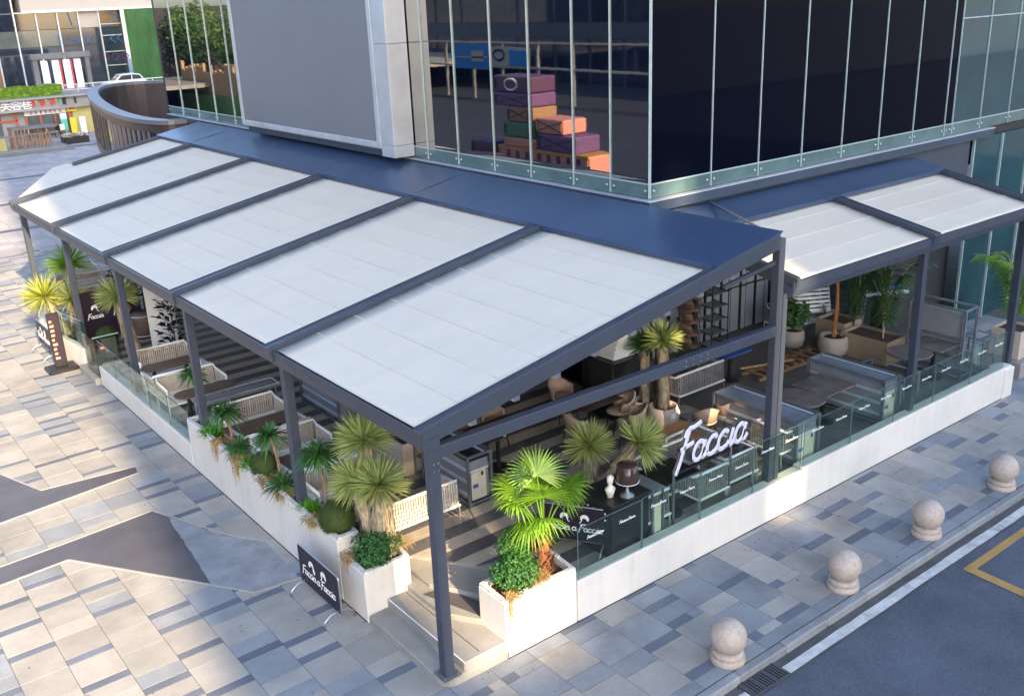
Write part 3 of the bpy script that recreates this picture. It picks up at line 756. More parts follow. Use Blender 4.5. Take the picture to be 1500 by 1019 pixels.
# ------------------------------------------------------------------ billboard screen on the facade
sc_ = thing('billboard_screen', 'large switched-off grey screen in a silver frame on the facade', 'billboard', (6.2, 14.3, 4.95))
build(B(6.02,6.5,10.3,18.3,5.0,9.5), 'casing', 'silver_panel', sc_)
build(B(5.99,6.015,10.92,18.14,5.17,9.4), 'screen_panel', 'screen_face', sc_)
nb = 6
for i in range(nb):
    a = 10.9+i*(18.3-10.9)/nb
    build(B(5.965,6.016,a+.006,a+(18.3-10.9)/nb-.006,5.03,5.165), 'frame_strip', 'silver_panel', sc_, bevel=.008)
build(B(5.965,6.016,10.74,10.898,5.03,9.5), 'frame_strip', 'silver_panel', sc_, bevel=.008)
build(B(5.965,6.016,18.145,18.31,5.17,9.5), 'frame_strip', 'silver_panel', sc_, bevel=.008)
for z0_, z1_ in ((4.86,5.12),(5.128,7.27),(7.278,9.5)):
    build(B(5.99,6.5,10.18,10.298,z0_,z1_), 'side_panel', 'silver_panel', sc_, bevel=.006)
    build(B(5.985,6.017,10.182,10.73,z0_,z1_), 'corner_panel', 'silver_panel', sc_, bevel=.006)
for i in range(7):
    a = 10.8+i*1.06; build(B(6.1,6.14,a,a+1.045,4.84,5.0), 'soffit_panel', 'ledge_metal', sc_)

# ------------------------------------------------------------------ curved balcony beyond
bc = thing('curved_balcony', 'brown curved balcony with wide grey cap beyond the white canopies', 'balcony', (6, 30, 2.5))
path = [(6.5,23.9),(5.75,24.0),(5.45,25.0),(5.4,27.0),(5.75,30.2),(6.55,34.6),(7.5,38.6),(8.5,41.9),(9.6,43.9),(11.0,44.6),(13.2,43.2),(17,41.4)]
def smooth_path(p, it=2):
    p = [Vector(q) for q in p]
    for _ in range(it):
        q = [p[0]]
        for a, b in zip(p, p[1:]): q += [a.lerp(b,.25), a.lerp(b,.75)]
        q.append(p[-1]); p = q
    return p
sp = smooth_path(path)
def ribbon(pts, off0, off1, z0, z1):
    mb = MB(); prof = []
    for i, p in enumerate(pts):
        d = (pts[min(i+1,len(pts)-1)]-pts[max(i-1,0)]).normalized(); n_ = Vector((-d.y, d.x))
        a = p+n_*off0; b = p+n_*off1
        prof += [(a.x,a.y,z0),(b.x,b.y,z0),(b.x,b.y,z1),(a.x,a.y,z1)]
    fs = []
    for i in range(len(pts)-1):
        for k in range(4): fs.append((i*4+k, i*4+(k+1)%4, (i+1)*4+(k+1)%4, (i+1)*4+k))
    fs += [(0,1,2,3),tuple(4*(len(pts)-1)+k for k in (3,2,1,0))]
    return mb.add(prof, fs)
build(ribbon(sp, -.35, .12, 4.62, 4.76), 'cap', 'cap_grey', bc)
build(ribbon(sp, -.28, -.2, 2.9, 4.62), 'inner_wall', 'brown_clad', bc)
build(ribbon(sp, -.3, .05, 4.35, 4.60), 'top_rail', 'brown_clad', bc); build(ribbon(sp, -.3, .08, 2.55, 2.95), 'bottom_band', 'brown_clad', bc)
build(ribbon(sp, -.02, .0, 2.95, 4.35), 'glazing', 'pane_far', bc)
acc = 0
for i in range(len(sp)-1):
    p = sp[i]; L_ = (sp[i+1]-p).length; acc += L_
    if acc > (.32 if p.y < 30 else 1.1):
        acc = 0; d = (sp[i+1]-p).normalized(); n_ = Vector((-d.y,d.x))
        build(MB().bar((p.x+n_.x*.05,p.y+n_.y*.05,2.95),(p.x+n_.x*.05,p.y+n_.y*.05,4.35), .07, .09, (d.x,d.y,0)), 'upright', 'cap_grey' if p.y < 30 else 'brown_clad', bc)
for i in range(4, len(sp)-2, 3):
    p = sp[i]; build(MB().lathe((p.x+.2,p.y,0), [(.12,0),(.12,2.55)], 12), 'support', 'brown_clad', bc)

# ------------------------------------------------------------------ far shops, upper street and glass block
sp_ = thing('shop_row', 'row of small shops with red frames and a concrete fascia across the plaza', 'building', (10, 68, 0))
build(B(-6,16.2,68.3,76,0,2.6), 'wall', 'concrete', sp_)
build(B(-6,16.4,67.6,68.3,1.86,2.02), 'canopy_slab', 'concrete', sp_); build(B(-6,16.1,67.75,68.3,2.02,2.62), 'fascia', 'concrete', sp_); build(B(-6,17.0,67.4,76,2.62,2.74), 'roof_slab', 'concrete', sp_)
for i in range(12):
    x0 = -1.6+i*.92
    if x0 > 9.6: continue
    w_ = build(B(x0+.05,x0+.87,68.24,68.27,.02,1.2), 'window', 'pane_shop', sp_); build(B(x0+.05,x0+.87,68.24,68.27,1.32,1.84), 'transom_window', 'pane_shop', sp_)
    build(B(x0-.04,x0+.05,68.18,68.28,0,1.85), 'post', 'shop_red', sp_); 
build(B(-2,10.4,68.17,68.285,1.2,1.32), 'rail', 'shop_red', sp_); build(B(10.3,10.42,68.17,68.28,0,1.86), 'post', 'shop_red', sp_)
for i in range(3):
    x0 = 11.0+i*.95; build(B(x0+.06,x0+.89,68.24,68.27,.05,1.45), 'window', 'pane_shop', sp_); build(B(x0-.05,x0+.06,68.18,68.28,0,1.5), 'post', 'shop_red', sp_)
build(B(13.85,14.0,68.18,68.28,0,1.5), 'post', 'shop_red', sp_)
pk = build(B(10.9,13.7,68.08,68.17,1.50,1.86), 'signboard', 'paper_white', sp_)
mb = MB()
for i in range(7):
    x0 = 11.25+i*.32
    for q in range(4): mb.box(x0+random.uniform(0,.12), x0+random.uniform(.14,.22), 68.06, 68.079, 1.58+q*.055, 1.605+q*.055)
    mb.box(x0+.08,x0+.12,68.06,68.079,1.57,1.8)
build(mb, 'sign_marks', 'label_red', pk)
yb = build(B(13.75,14.45,68.02,68.16,1.55,1.95), 'signboard', 'shop_yellow', sp_); build(B(13.9,14.3,68.0,68.019,1.68,1.8), 'sign_marks', 'label_red', yb)
build(B(14.15,15.6,68.2,68.29,0,1.85), 'yellow_wall', 'shop_cream', sp_)
def text_obj(body, size, mk, par, loc, depth=.05, rot=(math.pi/2,0,0), name='lettering'):
    cu = bpy.data.curves.new(name, 'FONT'); cu.body = body; cu.size = size; cu.extrude = depth; cu.align_x = 'LEFT'
    to = bpy.data.objects.new(name+'_src', cu); COL.objects.link(to)
    dg = bpy.context.evaluated_depsgraph_get(); me = bpy.data.meshes.new_from_object(to.evaluated_get(dg))
    bpy.data.objects.remove(to); me.materials.clear(); me.materials.append(M[mk])
    o = bpy.data.objects.new(name, me); COL.objects.link(o); o.parent = par; o.rotation_euler = rot
    q = par; off = Vector((0,0,0))
    while q is not None: off += Vector(q.location); q = q.parent
    o.location = Vector(loc)-off; return o
for i, ch in enumerate('芙蓉巷'): text_obj(ch, .8, 'sign_white', sp_, (9.35+i*.66, 67.68, 2.06))
for i in range(3):
    x0 = 11.5+i*.66
    rs = build(MB().extr([(x0+.2*math.cos(k*math.pi/6)*(1 if k%2 else .72), 2.32+.22*math.sin(k*math.pi/6)*(1 if k%2 else .72)) for k in range(12)], 'y', 67.66, 67.72), 'rosette', 'label_red', sp_)
    build(B(x0+.18,x0+.3,67.67,67.71,2.4,2.56), 'yellow_fleck', 'shop_yellow', rs)
build(B(13.3,13.42,67.66,67.72,2.16,2.5), 'sign_marks', 'shop_green', sp_); build(B(13.5,13.72,67.66,67.72,2.12,2.55), 'sign_marks', 'black', sp_); build(B(14.3,14.42,67.66,67.72,2.12,2.55), 'sign_marks', 'black', sp_)
struct(B(-60,60,69,135,2.3,2.60), 'upper_street', 'concrete')
# hedge on the shop roof
def leaf_cloud(mb, n, fn, L, w):
    for _ in range(n):
        c, nn = fn(); mb.leaf(c, nn, (random.uniform(-1,1),random.uniform(-1,1),random.uniform(-.6,.6)), L*random.uniform(.7,1.3), w*random.uniform(.7,1.2))
t = thing('clipped_hedge', 'bright yellow-green clipped hedge on the roof of the shops', 'hedge', (6, 69, 2.7))
build(B(-4.6,13.6,68.5,69.5,2.72,3.34), 'core', 'leaf_hedge', t)
mb = MB()
def hf():
    x = random.uniform(-4.8,13.8); q = random.random()
    if q < .55: return (x, 68.45+random.uniform(-.06,.05), random.uniform(2.72,3.42)), (random.uniform(-.4,.4),-1,random.uniform(-.3,.8))
    return (x, random.uniform(68.4,69.6), 3.38+random.uniform(-.06,.09)+.05*math.sin(x*3)), (random.uniform(-.4,.4),random.uniform(-.6,.2),1)
leaf_cloud(mb, 5200, hf, .2, .13); build(mb, 'foliage', 'leaf_hedge', t)
# far glass block
fb = thing('glass_block', 'far glass office block with beige upper wall and blue graphics', 'building', (14, 80, 2.6))
build(B(-20,22.4,80.2,95,2.6,8.3), 'core', 'dark_wall', fb); build(B(14.6,25.6,79.6,96,8.42,14), 'upper_wall', 'beige_band', fb, label='plain beige upper wall')
build(B(-20,14.59,79.9,96,9.6,14), 'upper_glass', 'pane_far', fb)
build(B(14.6,25.6,79.5,79.59,8.34,8.46), 'drip_edge', 'sign_white', fb)
zr = [2.62,4.4,5.7,7.0,8.3,9.6]
for i in range(-3, 8):
    x0 = 9.2+i*1.62
    for j in range(5):
        if j == 4 and x0 > 12.8: continue
        mk = 'pane_far'
        if i <= 1 and j < 3: mk = 'pane_bronze'
        if j == 3 and i in (6,7): mk = 'beige_band' if i == 6 else 'pane_bronze'
        if j == 2 and i in (2,3,4): mk = 'pane_shop'
        build(B(x0+.04,x0+1.58,80.1,80.19,zr[j]+.02,zr[j+1]-.02), 'window_pane', mk, fb)
    build(B(x0-.05,x0+.05,79.95,80.2,2.6,9.6 if x0 < 14.5 else 8.3), 'mullion', 'shop_cream' if i < 1 else 'silver_panel', fb)
for z_ in (3.9,5.0,6.3,7.2): build(B(20.6,22.2,79.9,80.1,z_,z_+.06), 'transom', 'silver_panel', fb)
for a, b in (((19.5,8.2),(19.7,7.2)),((19.7,7.2),(20.3,7.1)),((22.6,8.2),(23.4,7.8)),((23.4,7.8),(22.4,7.1)),((18.0,6.5),(18.8,6.5)),((18.5,6.5),(18.5,5.6)),((19.2,6.3),(19.8,6.0)),((20.2,6.2),(19.8,5.9)),((21.0,6.4),(20.6,6.0)),((20.6,6.0),(21.0,5.7)),((22.9,6.4),(22.5,6.05)),((22.5,6.05),(22.9,5.7)),((23.5,6.4),(23.1,6.05)),((23.1,6.05),(23.5,5.7))):
    build(MB().bar((a[0]-1.3,80.07,a[1]),(b[0]-1.3,80.07,b[1]), .04, .2, (0,1,0)), 'blue_graphic', 'blue_paint', fb)
mb = MB()
for i in range(7): mb.path([(17.4+i*.8+.28*math.cos(a*.9), 80.06, 4.6+.26*math.sin(a*.9)) for a in range(8)], .04, 4)
build(mb, 'lettering', 'violet', fb)
# green ribbed wall
t = thing('green_wall', 'tall green ribbed metal wall beside the far glass block', 'wall', (26, 80, 2.6))
for i in range(20):
    x0 = 22.45+i*.07; y0 = 79.4-i*.62
    build(MB().prism([(x0,y0-.1),(x0+.07,y0-.62),(x0+.3,y0-.62),(x0+.23,y0-.02)], 2.6, 8.34), 'rib', 'green_metal', t)
t = thing('gate_portal', 'grey portal frame with white and red panels behind the hedge', 'portal', (13.6, 74, 2.6))
build(B(13.4,13.75,73.8,74.3,2.6,5.0), 'leg', 'concrete_dark', t); build(B(17.2,17.5,73.8,74.3,2.6,5.0), 'leg', 'concrete_dark', t); build(B(13.3,17.6,73.7,74.4,5.0,5.4), 'lintel', 'concrete_dark', t)
for i in range(4):
    x0 = 14.0+i*.8; build(B(x0,x0+.5,74,74.1,2.6,4.9), 'white_panel', 'sign_white', t)
    if i in (1,2): build(B(x0+.52,x0+.64,74,74.1,2.6,4.9), 'red_panel', 'label_red', t)
t = thing('stair_railing', 'thin white railing at the edge of the upper street', 'railing', (16, 70, 2.6))
for i in range(9): build(MB().bar((14+i*1.1,69.3,2.6),(14+i*1.1,69.3,3.3), .05, .05), 'post', 'silver_panel', t)
build(MB().bar((14,69.3,3.3),(22.8,69.3,3.3), .05, .06), 'rail', 'silver_panel', t); build(MB().bar((14,69.3,2.95),(22.8,69.3,2.95), .04, .04), 'rail', 'silver_panel', t)
# car on the upper street (local x forward)
car = thing('parked_car', 'small white car parked on the upper street', 'car', (19.4, 72.2, 2.3), math.radians(178)); car.scale = (.9,.9,.9)
side = [(-1.75,.28),(-1.8,.62),(-1.72,.86),(-1.55,.92),(-1.15,1.42),(-.2,1.48),(.45,1.42),(.95,.95),(1.6,.84),(1.82,.62),(1.82,.28)]
bo = build(MB().extr(side, 'y', -.75, .75), 'body', 'car_white', car, bevel=.06, world=False, seg=2)
for s_ in (-1, 1):
    yv = (.752, .766) if s_ > 0 else (-.766, -.752)
    build(MB().extr([(-1.4,.94),(-1.08,1.34),(-.5,1.4),(-.5,.94)], 'y', *yv), 'side_window', 'pane_dark', car, world=False)
    build(MB().extr([(-.42,.94),(-.42,1.4),(.4,1.36),(.8,.94)], 'y', *yv), 'side_window', 'pane_dark', car, world=False)
    for xw in (-1.1, 1.1):
        w_ = build(MB().path([(xw,s_*.66,.3),(xw,s_*.79,.3)], .3, 18), 'wheel', 'rubber', car, world=False); build(MB().path([(xw,s_*.78,.3),(xw,s_*.8,.3)], .18, 12), 'rim', 'silver_panel', w_, world=False)
    build(B(1.78,1.84,s_*.6-.14,s_*.6+.14,.6,.74), 'headlight', 'silver_panel', car, world=False); build(B(-1.83,-1.76,s_*.62-.1,s_*.62+.1,.62,.82), 'tail_light', 'label_red', car, world=False)
build(MB().add([(.5,-.62,1.38),(.5,.62,1.38),(.98,.66,.97),(.98,-.66,.97)],[(3,2,1,0)]), 'windscreen', 'pane_dark', car, world=False); build(MB().add([(-1.22,-.6,1.36),(-1.22,.6,1.36),(-1.57,.64,.95),(-1.57,-.64,.95)],[(0,1,2,3)]), 'rear_window', 'pane_dark', car, world=False)
# sunken stair kiosk on the plaza
t = thing('stair_kiosk', 'stair entrance with dark railings and wooden slats on the far plaza', 'kiosk', (9, 61, 0))
build(B(3,11.5,58.9,62.4,-.02,.2), 'kerb', 'concrete_dark', t, bevel=.03); build(B(3.2,11.2,59.1,62.2,.2,.24), 'floor', 'concrete', t)
for i in range(14):
    x0 = 4.2+i*.5; build(MB().bar((x0,59.2,.2),(x0,59.2,1.15), .05, .05), 'upright', 'steel_dark', t)
build(MB().bar((4.2,59.2,1.15),(10.8,59.2,1.15), .08, .08), 'rail', 'steel_dark', t); build(MB().bar((10.8,59.2,1.15),(10.8,62,1.15), .08, .08), 'rail', 'steel_dark', t)
for i in range(10): build(B(8.6+i*.22,8.74+i*.22,60.9,61.0,.2,1.35), 'slat', 'wood', t)
build(B(8.3,11.0,60.2,61.4,1.37,1.5), 'roof', 'concrete_dark', t); build(B(8.3,8.5,60.2,61.3,.2,1.36), 'side_wall', 'wood', t); build(B(6.4,7.8,59.9,60.0,.2,1.0), 'panel', 'shop_cream', t)
t = thing('trough_planter', 'long black trough planter with pale flowers on the far plaza', 'planter', (12.3, 62.5, 0))
build(B(11.7,13.3,61.8,62.8,-.02,.42), 'trough', 'black', t, bevel=.03)
mb = MB(); leaf_cloud(mb, 260, lambda: ((random.uniform(11.75,13.25),random.uniform(61.85,62.75),random.uniform(.4,.62)), (random.uniform(-1,1),random.uniform(-1,1),1)), .2, .14); build(mb, 'flowers', 'pot_beige', t)
for x0, mk, lb, h_ in ((13.0,'shop_green','narrow green and white standing board before the far shops',1.15),(13.6,'shop_yellow','narrow yellow standing board before the far shops',1.2),(14.25,'paper_white','narrow white standing board before the far shops',1.2)):
    t = thing('standing_board', lb, 'sign', (x0, 67.2, 0)); build(B(x0,x0+.42,67.1,67.2,.04,h_), 'board', mk, t, bevel=.01); build(B(x0-.04,x0+.46,66.95,67.35,-.0,.04), 'foot', 'black', t)
    if mk == 'shop_green': build(B(x0,x0+.42,67.09,67.2,h_+.002,h_+.4), 'top_panel', 'paper_white', t)
random.seed(21)
for i in range(7):
    x0 = 10.5+i*.42; y0 = 66.6+random.uniform(-.3,.4)
    t = thing('cafe_chair', '%s cafe chair in the cluster before the far shops, %s from the left' % ('wooden' if i%2 else 'coral', ('first','second','third','fourth','fifth','sixth','seventh')[i]), 'chair', (x0,y0,0), random.uniform(0,6), 'cafe chairs before the far shops')
    build(B(-.2,.2,-.2,.2,.42,.46), 'seat', 'wood' if i%2 else 'coral', t, world=False); build(B(-.2,.2,.17,.21,.46,.85), 'backrest', 'black' if i%3 else 'paper_white', t, world=False)
    for a in (-.17,.17):
        for b in (-.17,.17): build(MB().bar((a,b,0),(a,b,.42), .03, .03), 'leg', 'black', t, world=False)
# ------------------------------------------------------------------ plants
def sph():
    z = random.uniform(-1,1); a = random.uniform(0,2*math.pi); r = math.sqrt(1-z*z); return Vector((r*math.cos(a), r*math.sin(a), z))
def yucca_head(c, r, n=300, lean=(0,0,1), w=.029, lo=-.35):
    mb = MB(); n = int(n*.9); ax = Vector(lean).normalized(); k = 0
    while k < n:
        d = sph()
        if d.dot(ax) < lo: continue
        k += 1; mb.blade(Vector(c)+d*r*.1, d, r*random.uniform(.82,1.05), w*random.uniform(.8,1.2), random.uniform(.0,.08), 3, side=sph().cross(d))
    return mb
def shaggy_trunk(a, b, r0, r1, skirt=260, L=.2):
    """trunk with a coat of hanging dead leaves"""
    mb = MB(); a = Vector(a); b = Vector(b); pts = [a.lerp(b, i/6)+Vector((random.uniform(-.012,.012),random.uniform(-.012,.012),0)) for i in range(7)]
    mb.path(pts, r0*.8, 9, r1=r1*.8)
    ax = (b-a).normalized()
    for _ in range(skirt):
        t = random.uniform(.08,1.); p = a.lerp(b, t); q = sph(); q = (q-ax*q.dot(ax)).normalized(); rr = (r0+(r1-r0)*t)*random.uniform(.8,1.05)
        mb.blade(p+q*rr, -ax*1.0+q*random.uniform(.05,.3), L*random.uniform(.6,1.2), .028, .05, 2, side=ax.cross(q))
    return mb
def yucca(label, base, trunks, cat='yucca', name='yucca', leaf='leaf_yucca', group=None):
    """trunks: list of (bottom, top, r0, r1, head radius, blades, lean, leaf material or None)"""
    t = thing(name, label, cat, base, group=group)
    for a, b, r0, r1, hr, n, lean, lm in trunks:
        build(shaggy_trunk(a, b, r0, r1, int(90+1500*(Vector(b)-Vector(a)).length*r0)), 'trunk', 'trunk_yucca', t)
        build(yucca_head(b, hr, n, lean), 'crown', lm or leaf, t)
    return t
random.seed(5)
yucca('big three-headed yucca with shaggy trunk in the planter left of the steps', (.55,2.35,.7),
      [((.58,2.32,.7),(.58,2.30,1.78),.20,.15,.46,430,(0,-.2,1),None), ((.52,2.45,.9),(.38,2.62,1.80),.15,.1,.42,380,(-.4,.1,.8),None), ((.60,2.55,1.0),(.66,2.78,2.28),.13,.1,.47,430,(0,.1,1),None)])
yucca('two-headed yucca with grey shaggy trunk inside the terrace by the black cabinet', (4.05,1.75,FL),
      [((4.05,1.72,FL),(4.06,1.78,1.45),.13,.09,.44,420,(-.2,-.1,1),None), ((4.02,1.6,.7),(4.32,.95,1.70),.12,.1,.46,420,(.75,-.45,.55),None)])
yucca('pair of tall yuccas half lit golden in round beige pots beside the dark column', (6.95,3.0,FL), [((6.95,2.95,.85),(6.95,3.0,2.18),.10,.08,.42,330,(0,0,1),None)])
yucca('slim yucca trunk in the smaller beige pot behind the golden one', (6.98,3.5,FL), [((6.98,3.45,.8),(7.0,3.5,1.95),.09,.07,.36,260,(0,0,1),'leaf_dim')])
yucca('three-headed yellowing yucca at the far end of the plaza wall', (.35,17.6,.5),
      [((.1,17.0,.5),(-.18,17.5,1.46),.12,.08,.62,330,(-.2,-.2,1),'leaf_yucca_yellow'), ((.35,17.2,.5),(.36,17.2,1.35),.12,.08,.55,300,(0,-.2,1),None), ((.45,17.8,.5),(.62,18.0,2.05),.10,.08,.62,320,(0,0,1),'leaf_palm')])
yucca('single green-headed yucca with thick pale trunk beside the far black partition', (1.05,14.6,FL), [((.95,14.45,FL),(.72,14.3,1.95),.17,.12,.55,420,(-.1,-.1,1),'leaf_yucca')])

def strap_head(c, r, n=80, w=.036, droop=.55):
    mb = MB()
    r *= 1.12; n = int(n*1.25)
    for _ in range(n):
        d = sph(); d.z = abs(d.z)*1.2-.12; mb.blade(c, d, r*random.uniform(.7,1.1), w*random.uniform(.8,1.2), droop*random.uniform(.6,1.2), 4)
    return mb
def dracaena(label, base, top, r, n=95, extra=(), name='dracaena'):
    t = thing(name, label, 'dracaena', base)
    base = Vector(base); top = Vector(top); mid = base.lerp(top,.5)+Vector((.03,-.02,0))
    build(MB().path([base-Vector((0,0,.08)), mid, top], .03, 8, r1=.022), 'stem', 'trunk', t)
    build(strap_head(top, r, n), 'crown', 'leaf_strap', t)
    for e, rr in extra: build(strap_head(e, rr, 70), 'offshoot', 'leaf_strap', t)
    return t
dracaena('dracaena with leaning bare stem at the far end of the planter wall', (.2,8.0,.95), (.17,8.28,1.86), .36)
dracaena('bushy dracaena in the planter wall above hanging dried strands', (.2,6.75,.95), (.17,6.85,1.56), .44, 120, [((.16,6.35,1.08),.40)])
dracaena('dracaena directly left of the second pergola post', (.18,4.8,.95), (.17,4.95,1.76), .38, 100, [((.14,4.62,1.06),.40)])
dracaena('dracaena on a thin bare stem right of the second pergola post', (.2,3.3,.95), (.17,3.3,2.02), .40, 130)
def tuft(label, c, r, n, mk, cat='fern', name='fern', up=.75, w=.02):
    t = thing(name, label, cat, c); mb = MB()
    for _ in range(n):
        d = sph(); d.z = abs(d.z)+up*.4; mb.blade(Vector(c)+Vector((random.uniform(-.4,.4)*r,random.uniform(-.4,.4)*r,0)), d, r*random.uniform(.6,1.1), w, random.uniform(.1,.35), 3)
    build(mb, 'fronds', mk, t, world=True); return t
tuft('bright green feathery fern under the leaning dracaena', (.14,7.45,.95), .32, 220, 'leaf_fern')
tuft('bright green feathery fern beside a dark ball in mid planter wall', (.13,5.75,.95), .30, 220, 'leaf_fern')
tuft('bright green fern just right of the second pergola post', (.16,3.72,.95), .26, 220, 'leaf_fern')
tuft('dark strappy tuft in the planter wall between fern and dark ball', (.2,3.3,.95), .24, 90, 'leaf_strap', w=.03)
def ball(label, c, r, mk='leaf_ball'):
    t = thing('topiary_ball', label, 'topiary', (c[0],c[1],c[2]-r*.8)); mb = MB()
    build(MB().lathe((c[0],c[1],c[2]), [(r*.93*math.sin(math.pi*i/14), -r*.93*math.cos(math.pi*i/14)) for i in range(15)], 24), 'core', mk, t, smooth=True)
    for _ in range(int(5200*(r/.3)**2)):
        d = sph()
        if d.z < -.6: continue
        mb.blade(Vector(c)+d*r*.9, d+sph()*.5, .055*random.uniform(.7,1.3), .009, .0, 1, side=sph())
    build(mb, 'foliage', mk, t); return t
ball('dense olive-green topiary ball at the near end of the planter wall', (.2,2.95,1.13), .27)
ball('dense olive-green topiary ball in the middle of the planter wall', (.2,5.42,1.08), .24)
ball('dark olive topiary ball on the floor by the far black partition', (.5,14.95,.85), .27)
def shrub(label, c, rx, ry, rz, n, mk='leaf_shrub', name='shrub', L=.05):
    t = thing(name, label, 'shrub', (c[0],c[1],c[2]-rz*.7)); mb = MB()
    for i in range(5): a = i*1.3; mb.path([(c[0],c[1],c[2]-rz*.8),(c[0]+.5*rx*math.cos(a),c[1]+.5*ry*math.sin(a),c[2]+rz*.3)], .012, 5, r1=.006)
    build(mb, 'stems', 'trunk_dark', t); mb = MB(); k = 0
    lob = [(sph()*.45, random.uniform(.5,.72)) for _ in range(9)]
    while k < n:
        o_, rr = random.choice(lob); d = sph(); p = o_+d*rr*random.uniform(.72,1.0)
        if p.z < -.75: continue
        k += 1; mb.leaf((c[0]+p.x*rx, c[1]+p.y*ry, c[2]+p.z*rz), d+sph()*.6+Vector((0,0,.5)), sph(), L*random.uniform(.7,1.3), L*.62)
    build(mb, 'foliage', mk, t); return t
shrub('rounded glossy green shrub at the foot of the big yucca', (.36,2.15,.98), .36, .33, .27, 2600)
shrub('rounded glossy green shrub at the front of the fan palm planter', (1.36,.28,1.02), .36, .3, .28, 2600)
shrub('second darker green shrub behind, in the fan palm planter', (1.62,.55,1.14), .32, .26, .34, 2200)
def straw(label, c, r, n, hang=0., cat='dried grass'):
    t = thing('dried_straw', label, cat, c); mb = MB(); c = Vector(c)
    for _ in range(n):
        d = sph(); d.z = abs(d.z)*.5; p = c+Vector((random.uniform(-1,1)*r,random.uniform(-1,1)*r,0)); mb.blade(p, d, r*random.uniform(.4,.9), .012, random.uniform(.3,.9), 3)
    if hang:
        for _ in range(int(n*.22)):
            p = c+Vector((random.uniform(-.5,.2)*r, random.uniform(-.6,.6)*r, random.uniform(-.03,.05))); L = hang*random.uniform(.3,1.0); pts = []
            sx = -.03-random.uniform(0,.05)
            sy = random.uniform(-.05,.05)
            for k in range(6): q = k/5; pts.append(p+Vector((sx*min(1,q*4) , sy*q+.015*math.sin(k*2+p.y*30), -L*q)))
            mb.path(pts, .0045, 4, r1=.002)
    build(mb, 'strands', 'straw', t); return t
straw('dried straw tuft at the right corner of the yucca planter', (.76,2.3,.82), .17, 260)
straw('dried straw patch on the left rim of the yucca planter', (.1,2.4,.80), .15, 200, .25)
straw('golden dried straw beneath the fan palm', (1.62,.2,.88), .2, 320)
straw('golden straw strand hanging over the front corner of the palm planter', (1.12,.02,.90), .11, 150, .55)
bpy.data.objects[-1] if False else None
straw('dried strands hanging down the planter wall below the bushy dracaena', (.06,6.15,1.02), .15, 240, .5)
straw('dried strands hanging down the planter wall beside the far fern', (.06,7.0,1.02), .14, 200, .4)
straw('dry tan grass patch left of the second pergola post', (.14,4.45,1.0), .22, 240, .2)
straw('dry tan grass patch in front of the near topiary ball', (.1,3.35,1.0), .2, 260, .2)
straw('dry grass around the mid topiary ball', (.08,5.1,1.0), .17, 200, .2)

# fan palm
def fan_leaf(mb, c, ax, side, R, n=24, spread=math.radians(200), droop=.2):
    ax = Vector(ax).normalized(); side = Vector(side); side = (side-ax*side.dot(ax)).normalized(); nn = ax.cross(side)
    for i in range(n):
        a = -spread/2+spread*i/(n-1); d = ax*math.cos(a)+side*math.sin(a)+nn*(.05 if i % 2 else -.05)
        L = R*(1-.18*abs(a)/(spread/2))*random.uniform(.94,1.04); sd2 = (-ax*math.sin(a)+side*math.cos(a))
        vs = []; fs = []
        for k in range(5):
            t_ = k/4; p = c+d*L*t_+Vector((0,0,-droop*L*t_**2.5)); w_ = (L*t_*spread/(n-1)*.56 if t_ < .45 else L*.45*spread/(n-1)*.56*(1-(t_-.45)/.55))+.002
            if k == 4: vs.append(p)
            else: vs += [p-sd2*w_, p+sd2*w_]
        for k in range(3): fs.append((2*k,2*k+1,2*k+3,2*k+2))
        fs.append((6,7,8)); mb.add(vs, fs)
random.seed(9)
pt = thing('fan_palm', 'bright green fan palm with fibrous orange-brown trunk right of the steps', 'palm', (1.9,.33,.8))
mb = shaggy_trunk((1.9,.33,.74),(1.92,.33,1.36), .12,.09, 0)
for k in range(150):
    a = random.uniform(0,6.28); z_ = random.uniform(.8,1.38); rr = .12-.03*(z_-.8)/.5
    mb.blade((1.9+rr*math.cos(a),.33+rr*math.sin(a),z_), (math.cos(a)*.55,math.sin(a)*.55,.8), random.uniform(.07,.14), .045, .0, 2)
build(mb, 'trunk', 'trunk_palm', pt)
for d, R, pl, dr in (((-.3,-.5,.75),.56,.42,.25),((.55,-.35,.55),.55,.45,.35),((-.75,.05,.45),.52,.42,.4),((.25,.45,.9),.56,.45,.2),((-.1,.7,.5),.54,.4,.35),((.85,.2,.35),.52,.4,.5),((-.5,-.7,.25),.5,.36,.6),((-.2,.1,1),.58,.5,.1),((-.55,.55,.6),.55,.42,.3),((.5,.6,.3),.48,.36,.5),((-.85,-.35,.0),.46,.30,.7)):
    d = Vector(d).normalized(); b0 = Vector((1.92,.33,1.36)); p1 = b0+d*pl*1.05+Vector((-.03,0,.34)); lf = MB()
    lf.path([b0, b0.lerp(p1,.5)+Vector((0,0,.02)), p1], .011, 5, r1=.008)
    sdv = d.cross(Vector((0,0,1))); fan_leaf(lf, p1, (d+Vector((0,0,.12))), sdv, R*.94, 34, math.radians(240), dr)
    build(lf, 'frond', 'leaf_palm', pt)

